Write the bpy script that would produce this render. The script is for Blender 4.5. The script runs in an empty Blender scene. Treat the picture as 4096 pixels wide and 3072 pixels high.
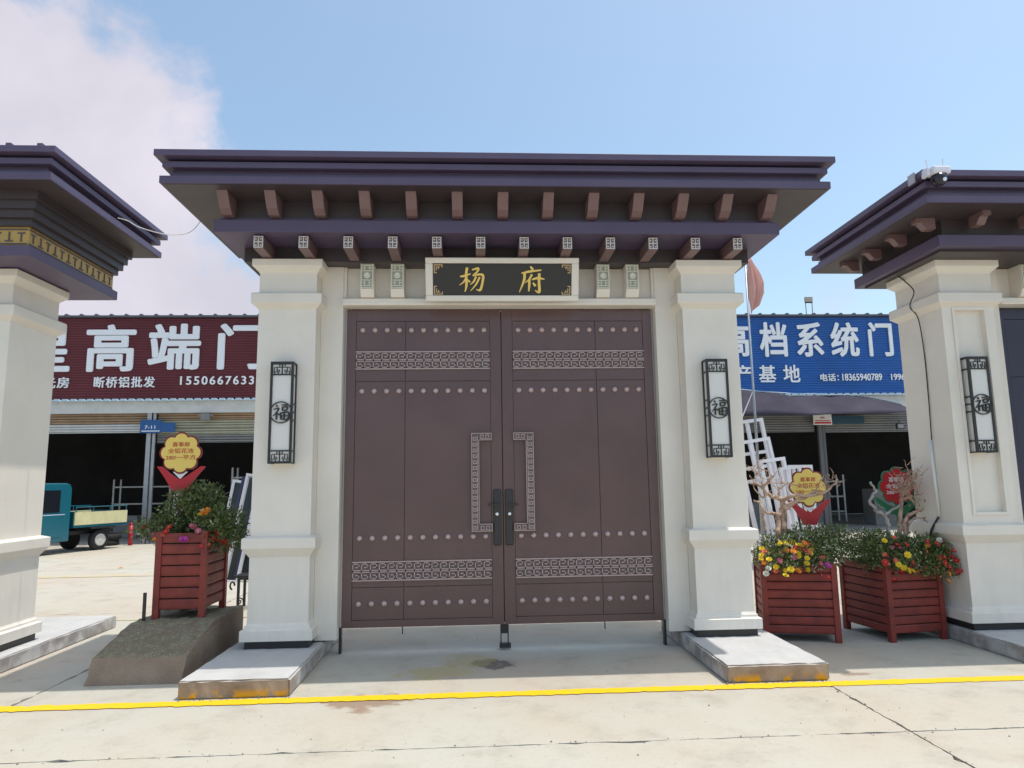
import bpy, bmesh, math, random
from mathutils import Vector, Matrix
random.seed(7)
R_ = math.radians
SC = bpy.context.scene
COL = SC.collection

# ------------------------------------------------------------------ camera
cam_d = bpy.data.cameras.new('camera')
cam = bpy.data.objects.new('camera', cam_d); COL.objects.link(cam)
cam_d.sensor_width = 36.0
cam_d.lens = 2767.03 / 4096 * 36.0
cam_d.clip_start = 0.05; cam_d.clip_end = 2000
_p, _y, _r = 0.14091, 0.054195, -0.0144525
_F = Vector((math.sin(_y)*math.cos(_p), math.cos(_y)*math.cos(_p), math.sin(_p)))
_rt = Vector((math.cos(_y), -math.sin(_y), 0)); _u = _rt.cross(_F)
_R = math.cos(_r)*_rt + math.sin(_r)*_u
_U = -math.sin(_r)*_rt + math.cos(_r)*_u
_M = Matrix((_R, _U, -_F)).transposed().to_4x4()
_M.translation = Vector((-0.2716, -6.6587, 1.60))
cam.matrix_world = _M
SC.camera = cam

# ------------------------------------------------------------------ light
SUN_TO = Vector((1.25, -0.12, 4.39)).normalized()
SUN_EL = math.asin(SUN_TO.z)
SUN_AZ = math.atan2(SUN_TO.x, SUN_TO.y)          # from +Y towards +X
sun_d = bpy.data.lights.new('sun', 'SUN'); sun_d.energy = 2.0; sun_d.angle = R_(0.55)
sun_d.color = (1.0, 0.955, 0.88)
sun = bpy.data.objects.new('sun', sun_d); COL.objects.link(sun)
sun.rotation_euler = (-SUN_TO).to_track_quat('-Z', 'Y').to_euler()
sun.location = (8, -2, 30)

world = bpy.data.worlds.new('World'); SC.world = world; world.use_nodes = True
wn, wl = world.node_tree.nodes, world.node_tree.links
wn.clear()
def WN(t, **k):
    n = wn.new(t)
    for a, b in k.items(): setattr(n, a, b)
    return n
def wmath(op, a, b=None, c=None, clamp=False):
    n = WN('ShaderNodeMath', operation=op, use_clamp=clamp)
    for i, v in enumerate((a, b, c)):
        if v is None: continue
        if hasattr(v, 'links') or hasattr(v, 'is_linked'): wl.new(v, n.inputs[i])
        else: n.inputs[i].default_value = v
    return n.outputs[0]
w_out = WN('ShaderNodeOutputWorld'); w_bg = WN('ShaderNodeBackground')
sky = WN('ShaderNodeTexSky', sky_type='NISHITA'); sky.sun_disc = False
sky.sun_elevation = SUN_EL; sky.sun_rotation = SUN_AZ
sky.altitude = 50; sky.air_density = 1.0; sky.dust_density = 2.5; sky.ozone_density = 1.0
tc = WN('ShaderNodeTexCoord')
sepd = WN('ShaderNodeSeparateXYZ'); wl.new(tc.outputs['Generated'], sepd.inputs[0])
# cloud field: direction flattened onto a cloud layer
zz = wmath('ADD', wmath('MAXIMUM', sepd.outputs[2], 0.0), 0.22)
cu = wmath('DIVIDE', sepd.outputs[0], zz); cv = wmath('DIVIDE', sepd.outputs[1], zz)
cmb = WN('ShaderNodeCombineXYZ'); wl.new(cu, cmb.inputs[0]); wl.new(cv, cmb.inputs[1])
def wnoise(vec, scale, detail, rough=0.55, dist=0.0, off=(0, 0, 0)):
    mp = WN('ShaderNodeMapping'); mp.inputs['Location'].default_value = off
    wl.new(vec, mp.inputs[0])
    n = WN('ShaderNodeTexNoise'); n.inputs['Scale'].default_value = scale
    n.inputs['Detail'].default_value = detail; n.inputs['Roughness'].default_value = rough
    n.inputs['Distortion'].default_value = dist
    wl.new(mp.outputs[0], n.inputs['Vector']); return n.outputs[0]
def wramp(val, a, b):
    n = WN('ShaderNodeMapRange', interpolation_type='SMOOTHSTEP')
    wl.new(val, n.inputs[0]); n.inputs[1].default_value = a; n.inputs[2].default_value = b
    return n.outputs[0]
# cumulus bank, upper left of the gate
dp = WN('ShaderNodeVectorMath', operation='DOT_PRODUCT')
nrm = WN('ShaderNodeVectorMath', operation='NORMALIZE'); wl.new(tc.outputs['Generated'], nrm.inputs[0])
wl.new(nrm.outputs[0], dp.inputs[0]); dp.inputs[1].default_value = Vector((-0.658, 0.742, 0.125)).normalized()
ang = wmath('ARCCOSINE', dp.outputs['Value'])
n_edge = wnoise(nrm.outputs[0], 5.0, 9, 0.56, 0.15)
bank = wmath('ADD', wmath('MULTIPLY', wmath('SUBTRACT', 0.472, ang), 5.0), wmath('MULTIPLY', wmath('SUBTRACT', n_edge, 0.5), 1.9))
bank = wramp(bank, -0.05, 0.30)
# scattered fair-weather cloud over the whole sky
n_far = wnoise(cmb.outputs[0], 0.75, 8, 0.58, 0.2, (3.1, 7.7, 0))
far = wmath('MULTIPLY', wramp(n_far, 0.60, 0.80), 0.75)
# low cloud and milky haze close to the horizon
n_low = wnoise(nrm.outputs[0], 4.2, 7, 0.6, 0.1, (1.7, 0.4, 2.2))
low = wmath('MULTIPLY', wramp(sepd.outputs[2], 0.36, 0.10), wramp(n_low, 0.42, 0.62))
low = wmath('MULTIPLY', low, 0.8)
veil = 0.04                                    # thin even high cloud
cl = wmath('MAXIMUM', wmath('MAXIMUM', wmath('MAXIMUM', bank, far), low), veil)
# cloud shade variation
n_sh = wnoise(nrm.outputs[0], 3.2, 6, 0.5, 0.2, (0.4, 4.4, 1.0))
shr = WN('ShaderNodeMix', data_type='RGBA')
wl.new(wramp(n_sh, 0.35, 0.68), shr.inputs[0])
shr.inputs[6].default_value = (2.65, 2.58, 2.95, 1); shr.inputs[7].default_value = (3.40, 3.22, 3.62, 1)
haze = WN('ShaderNodeMix', data_type='RGBA'); haze.inputs[0].default_value = 0.0
mixc = WN('ShaderNodeMix', data_type='RGBA')
skyc = WN('ShaderNodeMix', data_type='RGBA', blend_type='MULTIPLY'); skyc.inputs[0].default_value = 1.0
wl.new(sky.outputs[0], skyc.inputs[6]); skyc.inputs[7].default_value = (0.885, 0.955, 0.885, 1)
wl.new(cl, mixc.inputs[0]); wl.new(skyc.outputs[2], mixc.inputs[6]); wl.new(shr.outputs[2], mixc.inputs[7])
wl.new(mixc.outputs[2], w_bg.inputs[0]); w_bg.inputs[1].default_value = 0.15
wl.new(w_bg.outputs[0], w_out.inputs[0])
SC.view_settings.view_transform = 'Standard'; SC.view_settings.look = 'None'
SC.view_settings.exposure = 0.75; SC.view_settings.gamma = 1.0
SC.cycles.max_bounces = 12; SC.cycles.diffuse_bounces = 7; SC.cycles.glossy_bounces = 4

# ------------------------------------------------------------------ materials
MATS = {}
def mat(name, col, rough=0.6, metal=0.0, spec=0.5, var=0.0, vscale=3.0, bump=0.0, bscale=60.0, col2=None, coat=0.0, thr=None, obj=True):
    if name in MATS: return MATS[name]
    m = bpy.data.materials.new(name); m.use_nodes = True; MATS[name] = m
    nt = m.node_tree; N, L = nt.nodes, nt.links
    b = N['Principled BSDF']
    b.inputs['Base Color'].default_value = (*col, 1); b.inputs['Roughness'].default_value = rough
    b.inputs['Metallic'].default_value = metal; b.inputs['Specular IOR Level'].default_value = spec
    b.inputs['Coat Weight'].default_value = coat; b.inputs['Coat Roughness'].default_value = 0.15
    if var > 0 or bump > 0:
        g = N.new('ShaderNodeNewGeometry')
    if var > 0:
        n = N.new('ShaderNodeTexNoise'); n.inputs['Scale'].default_value = vscale
        n.inputs['Detail'].default_value = 7; n.inputs['Roughness'].default_value = 0.62
        L.new(g.outputs['Position'], n.inputs['Vector'])
        r = N.new('ShaderNodeMapRange'); r.inputs[1].default_value = 0.35 if thr is None else thr[0]
        r.inputs[2].default_value = 0.68 if thr is None else thr[1]
        L.new(n.outputs[0], r.inputs[0])
        mx = N.new('ShaderNodeMix'); mx.data_type = 'RGBA'
        c2 = col2 if col2 else tuple(c*(1-var) for c in col)
        mx.inputs[6].default_value = (*col, 1); mx.inputs[7].default_value = (*c2, 1)
        L.new(r.outputs[0], mx.inputs[0]); L.new(mx.outputs[2], b.inputs['Base Color'])
        rr = N.new('ShaderNodeMapRange'); rr.inputs[3].default_value = rough*0.88; rr.inputs[4].default_value = min(1, rough*1.18)
        L.new(n.outputs[0], rr.inputs[0]); L.new(rr.outputs[0], b.inputs['Roughness'])
    if bump > 0:
        n2 = N.new('ShaderNodeTexNoise'); n2.inputs['Scale'].default_value = bscale
        n2.inputs['Detail'].default_value = 5
        L.new(g.outputs['Position'], n2.inputs['Vector'])
        bp = N.new('ShaderNodeBump'); bp.inputs['Strength'].default_value = bump; bp.inputs['Distance'].default_value = 0.01
        L.new(n2.outputs[0], bp.inputs['Height']); L.new(bp.outputs[0], b.inputs['Normal'])
    return m

def concrete(name, base, warm, dark, stains=()):
    """lit concrete: broad warm/cool mottling, fine grain, a few stains with their own outline"""
    m = bpy.data.materials.new(name); m.use_nodes = True; MATS[name] = m
    N, L = m.node_tree.nodes, m.node_tree.links
    b = N['Principled BSDF']; b.inputs['Roughness'].default_value = 0.85; b.inputs['Specular IOR Level'].default_value = 0.3
    g = N.new('ShaderNodeNewGeometry')
    def noise(s, d=6, ro=0.6, vec=None):
        n = N.new('ShaderNodeTexNoise'); n.inputs['Scale'].default_value = s; n.inputs['Detail'].default_value = d
        n.inputs['Roughness'].default_value = ro
        L.new(vec if vec else g.outputs['Position'], n.inputs['Vector']); return n.outputs[0]
    def ramp(v, a, c, lo=0.0, hi=1.0):
        r = N.new('ShaderNodeMapRange'); r.interpolation_type = 'SMOOTHSTEP'
        r.inputs[1].default_value = a; r.inputs[2].default_value = c; r.inputs[3].default_value = lo; r.inputs[4].default_value = hi
        L.new(v, r.inputs[0]); return r.outputs[0]
    def mix(f, a, c):
        x = N.new('ShaderNodeMix'); x.data_type = 'RGBA'
        if isinstance(f, float): x.inputs[0].default_value = f
        else: L.new(f, x.inputs[0])
        for i, v in ((6, a), (7, c)):
            if isinstance(v, tuple): x.inputs[i].default_value = (*v, 1)
            else: L.new(v, x.inputs[i])
        return x.outputs[2]
    c = mix(ramp(noise(0.55, 5), 0.38, 0.66), base, warm)
    c = mix(ramp(noise(2.6, 8, 0.7), 0.46, 0.76, 0, 0.55), c, dark)
    c = mix(ramp(noise(34, 4, 0.6), 0.55, 0.75, 0, 0.35), c, dark)
    c = mix(ramp(noise(210, 3, 0.6), 0.60, 0.72, 0, 0.40), c, tuple(v*0.45 for v in dark))
    for (px, py, rx, ry, colr, amt) in stains:
        s = N.new('ShaderNodeVectorMath'); s.operation = 'SUBTRACT'
        L.new(g.outputs['Position'], s.inputs[0]); s.inputs[1].default_value = (px, py, 0)
        q = N.new('ShaderNodeVectorMath'); q.operation = 'MULTIPLY'; L.new(s.outputs[0], q.inputs[0])
        q.inputs[1].default_value = (1/rx, 1/ry, 0)
        ln = N.new('ShaderNodeVectorMath'); ln.operation = 'LENGTH'; L.new(q.outputs[0], ln.inputs[0])
        ad = N.new('ShaderNodeMath'); ad.operation = 'ADD'; L.new(ln.outputs['Value'], ad.inputs[0])
        L.new(ramp(noise(5.0, 5), 0.25, 0.75, -0.45, 0.45), ad.inputs[1])
        c = mix(ramp(ad.outputs[0], 1.05, 0.72, 0, amt), c, colr)
    L.new(c, b.inputs['Base Color'])
    bp = N.new('ShaderNodeBump'); bp.inputs['Strength'].default_value = 0.25; bp.inputs['Distance'].default_value = 0.006
    L.new(noise(70, 5, 0.65), bp.inputs['Height']); L.new(bp.outputs[0], b.inputs['Normal'])
    return m

M_cream = mat('cream_coated_aluminium', (0.79, 0.735, 0.655), 0.48, var=0.07, vscale=2.2, bump=0.03, bscale=180)
def weather(m, zlo, zhi, dirt, amt):
    N, L = m.node_tree.nodes, m.node_tree.links; b = N['Principled BSDF']
    src = b.inputs['Base Color'].links[0].from_socket
    g = N.new('ShaderNodeNewGeometry'); sp = N.new('ShaderNodeSeparateXYZ'); L.new(g.outputs['Position'], sp.inputs[0])
    r = N.new('ShaderNodeMapRange'); r.inputs[1].default_value = zhi; r.inputs[2].default_value = zlo; L.new(sp.outputs[2], r.inputs[0])
    mp = N.new('ShaderNodeMapping'); mp.inputs['Scale'].default_value = (9, 9, 1.6); L.new(g.outputs['Position'], mp.inputs[0])
    n = N.new('ShaderNodeTexNoise'); n.inputs['Scale'].default_value = 1.4; n.inputs['Detail'].default_value = 8; n.inputs['Roughness'].default_value = .65
    L.new(mp.outputs[0], n.inputs['Vector'])
    q = N.new('ShaderNodeMapRange'); q.inputs[1].default_value = .42; q.inputs[2].default_value = .75; L.new(n.outputs[0], q.inputs[0])
    k = N.new('ShaderNodeMath'); k.operation = 'MULTIPLY'; L.new(r.outputs[0], k.inputs[0]); L.new(q.outputs[0], k.inputs[1])
    k2 = N.new('ShaderNodeMath'); k2.operation = 'MULTIPLY'; L.new(k.outputs[0], k2.inputs[0]); k2.inputs[1].default_value = amt
    x = N.new('ShaderNodeMix'); x.data_type = 'RGBA'; L.new(k2.outputs[0], x.inputs[0]); L.new(src, x.inputs[6]); x.inputs[7].default_value = (*dirt, 1)
    L.new(x.outputs[2], b.inputs['Base Color'])
weather(M_cream, 0.15, 1.3, (0.45, 0.40, 0.33), 0.22)
M_roof = mat('slate_violet_coated_metal', (0.100, 0.074, 0.135), 0.40, var=0.18, vscale=1.7)
M_soff = mat('dark_brown_soffit', (0.055, 0.042, 0.045), 0.42, var=0.2, vscale=2)
M_raft = mat('brown_rafter_paint', (0.185, 0.110, 0.112), 0.40, var=0.12, vscale=6)
M_door = mat('dark_bronze_door_paint', (0.125, 0.068, 0.068), 0.34, coat=0.22, var=0.22, vscale=1.3, bump=0.02, bscale=25)
M_navy = mat('navy_door_paint', (0.030, 0.028, 0.062), 0.35, var=0.15, vscale=1.2)
M_fretm = mat('pressed_bronze_fret', (0.48, 0.355, 0.340), 0.40, metal=0.1, var=0.15, vscale=9)
M_fretd = mat('fret_recess', (0.120, 0.088, 0.088), 0.5)
M_white_fret = mat('pale_grey_fret', (0.62, 0.61, 0.58), 0.5)
M_black = mat('black_powder_coat', (0.022, 0.022, 0.024), 0.42)
M_lock = mat('dark_gunmetal', (0.045, 0.042, 0.044), 0.35, metal=0.4)
M_chrome = mat('chrome', (0.8, 0.8, 0.8), 0.12, metal=1.0)
M_stud = mat('bronze_stud', (0.52, 0.385, 0.375), 0.28, metal=0.15)
M_gold = mat('gold_leaf_lettering', (0.80, 0.58, 0.16), 0.34, metal=0.25)
M_gold2 = mat('dull_gold_corner', (0.55, 0.40, 0.20), 0.4, metal=0.3)
M_lacq = mat('black_lacquer', (0.020, 0.020, 0.022), 0.30)
M_lamp = mat('opal_lamp_panel', (0.70, 0.69, 0.66), 0.5)
M_goldf = mat('yellow_gold_frieze', (0.50, 0.33, 0.10), 0.42, metal=0.2, var=0.1, vscale=8)
M_sage = mat('pale_relief_edge', (0.70, 0.71, 0.62), 0.5)
M_relief = mat('relief_ground', (0.40, 0.40, 0.33), 0.6)
M_wood = mat('red_brown_slat_paint', (0.27, 0.050, 0.036), 0.5, spec=0.3, var=0.45, vscale=5, bump=0.10, bscale=40, col2=(0.16, 0.034, 0.030))
M_soil = mat('potting_soil', (0.03, 0.022, 0.016), 0.95)
M_leaf = mat('dark_green_leaf', (0.070, 0.108, 0.026), 0.45, var=0.5, vscale=14, col2=(0.120, 0.160, 0.042))
M_leaf2 = mat('olive_green_leaf', (0.165, 0.185, 0.062), 0.45, var=0.4, vscale=11, col2=(0.085, 0.12, 0.036))
M_leaf3 = mat('pale_variegated_leaf', (0.42, 0.46, 0.34), 0.5)
M_drift = mat('bleached_driftwood', (0.60, 0.42, 0.31), 0.75, var=0.5, vscale=16, bump=0.3, bscale=80, col2=(0.22, 0.13, 0.09))
M_drift2 = mat('grey_driftwood', (0.44, 0.42, 0.40), 0.8, var=0.5, vscale=18, bump=0.3, bscale=80, col2=(0.17, 0.14, 0.12))
M_sgy = mat('sign_yellow', (0.82, 0.60, 0.14), 0.4)
M_sgr = mat('sign_red', (0.46, 0.012, 0.022), 0.4)
M_sgd = mat('sign_dark_red_edge', (0.22, 0.008, 0.015), 0.4)
M_sgtext = mat('sign_rust_text', (0.48, 0.07, 0.03), 0.5)
M_sgg = mat('sign_green', (0.02, 0.17, 0.075), 0.4)
M_white = mat('white_paint', (0.80, 0.80, 0.80), 0.4)
M_alu = mat('white_pvc_profile', (0.72, 0.72, 0.76), 0.35)
M_navyglass = mat('navy_profile', (0.035, 0.035, 0.10), 0.25)
M_greymet = mat('galvanised_steel', (0.42, 0.43, 0.45), 0.38, metal=0.6, var=0.15, vscale=7)
M_red_sign = mat('maroon_corrugated_sheet', (0.135, 0.020, 0.030), 0.45, var=0.2, vscale=0.8)
M_blue_sign = mat('blue_corrugated_sheet', (0.015, 0.115, 0.42), 0.42, var=0.2, vscale=0.8)
M_text_w = mat('white_sign_lettering', (0.80, 0.82, 0.86), 0.45)
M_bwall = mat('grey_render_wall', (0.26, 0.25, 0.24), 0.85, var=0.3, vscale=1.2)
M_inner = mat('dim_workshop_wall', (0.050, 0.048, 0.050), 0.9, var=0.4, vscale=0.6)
M_fasc = mat('pale_eaves_beam', (0.62, 0.62, 0.60), 0.6, var=0.15, vscale=3)
M_shut = mat('pale_olive_shutter', (0.42, 0.41, 0.30), 0.5, var=0.25, vscale=2)
M_shut2 = mat('tan_shutter', (0.40, 0.27, 0.17), 0.5, var=0.3, vscale=2)
M_shut3 = mat('grey_shutter', (0.22, 0.22, 0.22), 0.5, var=0.2, vscale=2)
M_skyblue = mat('pale_blue_eaves_trim', (0.45, 0.58, 0.68), 0.5)
M_tarp = mat('dark_violet_awning_cloth', (0.032, 0.026, 0.052), 0.8, var=0.25, vscale=1.3)
M_plate = mat('blue_enamel_plate', (0.010, 0.085, 0.26), 0.35)
M_teal = mat('teal_vehicle_paint', (0.006, 0.115, 0.165), 0.25, coat=0.6)
M_cargo = mat('cream_cargo_board', (0.66, 0.62, 0.36), 0.55, var=0.2, vscale=4)
M_glass = mat('dark_vehicle_glass', (0.012, 0.016, 0.022), 0.08)
M_tyre = mat('tyre_rubber', (0.020, 0.020, 0.021), 0.8)
M_rim = mat('pale_wheel_rim', (0.55, 0.54, 0.52), 0.45)
M_flag = mat('faded_red_flag_cloth', (0.80, 0.50, 0.45), 0.85, var=0.15, vscale=6)
def cloth_translucent(m, colr):
    N, L = m.node_tree.nodes, m.node_tree.links
    t = N.new('ShaderNodeBsdfTranslucent'); t.inputs[0].default_value = (*colr, 1)
    x = N.new('ShaderNodeMixShader'); x.inputs[0].default_value = .5
    L.new(N['Principled BSDF'].outputs[0], x.inputs[1]); L.new(t.outputs[0], x.inputs[2]); L.new(x.outputs[0], N['Material Output'].inputs[0])
cloth_translucent(M_flag, (0.95, 0.74, 0.68))
M_pipe = mat('white_conduit', (0.74, 0.74, 0.73), 0.4)
M_camw = mat('off_white_camera_plastic', (0.70, 0.68, 0.74), 0.35)
M_camd = mat('camera_dark_plastic', (0.018, 0.015, 0.028), 0.2)
M_yel = None
STAINS = [(-0.12, -0.20, 0.20, 0.17, (0.10, 0.095, 0.09), 0.8), (-1.10, -1.20, 0.34, 0.20, (0.28, 0.19, 0.13), 0.85),
          (-0.62, -0.45, 0.30, 0.22, (0.44, 0.37, 0.16), 0.55), (-0.32, -0.05, 0.26, 0.28, (0.42, 0.35, 0.16), 0.5), (2.85, -0.86, 0.16, 0.05, (0.24, 0.17, 0.12), 0.7)]
M_conc = concrete('worn_road_concrete', (0.475, 0.455, 0.390), (0.475, 0.415, 0.345), (0.30, 0.265, 0.22), STAINS)
M_dirt = mat('joint_dirt', (0.12, 0.10, 0.075), 0.95, var=0.4, vscale=6)
M_plinth = mat('pale_cement_slab', (0.60, 0.59, 0.58), 0.8, var=0.12, vscale=4, bump=0.12, bscale=60)

def slab_mat():
    """cement slab: pale trowelled top, earth-brown formed edges with splashes of yellow road paint low on the front"""
    m = bpy.data.materials.new('cement_slab_with_dirty_edge'); m.use_nodes = True
    N, L = m.node_tree.nodes, m.node_tree.links; b = N['Principled BSDF']; b.inputs['Roughness'].default_value = 0.85
    g = N.new('ShaderNodeNewGeometry')
    sx = N.new('ShaderNodeSeparateXYZ'); L.new(g.outputs['Normal'], sx.inputs[0])
    sp = N.new('ShaderNodeSeparateXYZ'); L.new(g.outputs['Position'], sp.inputs[0])
    def noise(s, d=6):
        n = N.new('ShaderNodeTexNoise'); n.inputs['Scale'].default_value = s; n.inputs['Detail'].default_value = d
        L.new(g.outputs['Position'], n.inputs['Vector']); return n.outputs[0]
    def ramp(v, a, c, lo=0., hi=1.):
        r = N.new('ShaderNodeMapRange'); r.inputs[1].default_value = a; r.inputs[2].default_value = c
        r.inputs[3].default_value = lo; r.inputs[4].default_value = hi; L.new(v, r.inputs[0]); return r.outputs[0]
    def mix(f, a, c):
        x = N.new('ShaderNodeMix'); x.data_type = 'RGBA'; L.new(f, x.inputs[0])
        for i, v in ((6, a), (7, c)):
            if isinstance(v, tuple): x.inputs[i].default_value = (*v, 1)
            else: L.new(v, x.inputs[i])
        return x.outputs[2]
    def mul(a, c):
        x = N.new('ShaderNodeMath'); x.operation = 'MULTIPLY'; L.new(a, x.inputs[0]); L.new(c, x.inputs[1]); return x.outputs[0]
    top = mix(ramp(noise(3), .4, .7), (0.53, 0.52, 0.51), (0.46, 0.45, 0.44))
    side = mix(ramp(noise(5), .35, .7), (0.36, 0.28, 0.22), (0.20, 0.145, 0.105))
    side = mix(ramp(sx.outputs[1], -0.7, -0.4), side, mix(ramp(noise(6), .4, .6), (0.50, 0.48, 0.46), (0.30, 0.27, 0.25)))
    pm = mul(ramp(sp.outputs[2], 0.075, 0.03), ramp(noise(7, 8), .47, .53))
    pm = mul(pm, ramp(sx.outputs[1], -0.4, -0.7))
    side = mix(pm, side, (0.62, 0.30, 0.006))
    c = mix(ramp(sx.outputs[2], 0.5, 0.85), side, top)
    L.new(c, b.inputs['Base Color'])
    bp = N.new('ShaderNodeBump'); bp.inputs['Strength'].default_value = 0.35; bp.inputs['Distance'].default_value = 0.008
    L.new(noise(45, 6), bp.inputs['Height']); L.new(bp.outputs[0], b.inputs['Normal'])
    return m
M_slab = slab_mat()
def paint_mat():
    m = bpy.data.materials.new('yellow_road_paint'); m.use_nodes = True
    N, L = m.node_tree.nodes, m.node_tree.links; b = N['Principled BSDF']; b.inputs['Roughness'].default_value = 0.7
    g = N.new('ShaderNodeNewGeometry')
    n = N.new('ShaderNodeTexNoise'); n.inputs['Scale'].default_value = 9; n.inputs['Detail'].default_value = 10; n.inputs['Roughness'].default_value = .75
    L.new(g.outputs['Position'], n.inputs['Vector'])
    r = N.new('ShaderNodeMapRange'); r.inputs[1].default_value = .60; r.inputs[2].default_value = .70; L.new(n.outputs[0], r.inputs[0])
    x = N.new('ShaderNodeMix'); x.data_type = 'RGBA'; x.inputs[6].default_value = (0.84, 0.50, 0.002, 1); x.inputs[7].default_value = (0.58, 0.43, 0.16, 1)
    L.new(r.outputs[0], x.inputs[0]); L.new(x.outputs[2], b.inputs['Base Color']); return m
M_yel = paint_mat()
M_yfade = mat('faded_yellow_paint', (0.52, 0.40, 0.20), 0.8, var=0.3, vscale=5, col2=(0.475, 0.435, 0.36), thr=(.40,.55))
M_block = mat('mossy_weathered_concrete', (0.33, 0.315, 0.215), 0.9, var=0.5, vscale=13, bump=1.0, bscale=55, col2=(0.25, 0.165, 0.11))

def block_faces(m):
    """brown earth-stained upright faces, mossy sloping top with exposed pebbles"""
    N, L = m.node_tree.nodes, m.node_tree.links; b = N['Principled BSDF']
    src = b.inputs['Base Color'].links[0].from_socket
    g = N.new('ShaderNodeNewGeometry'); sp = N.new('ShaderNodeSeparateXYZ'); L.new(g.outputs['True Normal'], sp.inputs[0])
    v = N.new('ShaderNodeTexVoronoi'); v.inputs['Scale'].default_value = 46; L.new(g.outputs['Position'], v.inputs['Vector'])
    r0 = N.new('ShaderNodeMapRange'); r0.inputs[1].default_value = .15; r0.inputs[2].default_value = .55; r0.inputs[3].default_value = .0; r0.inputs[4].default_value = .55
    L.new(v.outputs['Distance'], r0.inputs[0])
    pb = N.new('ShaderNodeMix'); pb.data_type = 'RGBA'; L.new(r0.outputs[0], pb.inputs[0]); L.new(src, pb.inputs[6]); pb.inputs[7].default_value = (.13, .115, .075, 1)
    n = N.new('ShaderNodeTexNoise'); n.inputs['Scale'].default_value = 6; n.inputs['Detail'].default_value = 7; L.new(g.outputs['Position'], n.inputs['Vector'])
    br = N.new('ShaderNodeMix'); br.data_type = 'RGBA'; L.new(n.outputs[0], br.inputs[0]); br.inputs[6].default_value = (.19, .125, .085, 1); br.inputs[7].default_value = (.36, .285, .215, 1)
    r = N.new('ShaderNodeMapRange'); r.inputs[1].default_value = .55; r.inputs[2].default_value = .75; L.new(sp.outputs[2], r.inputs[0])
    x = N.new('ShaderNodeMix'); x.data_type = 'RGBA'; L.new(r.outputs[0], x.inputs[0]); L.new(br.outputs[2], x.inputs[6]); L.new(pb.outputs[2], x.inputs[7])
    L.new(x.outputs[2], b.inputs['Base Color'])
block_faces(M_block)

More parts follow.
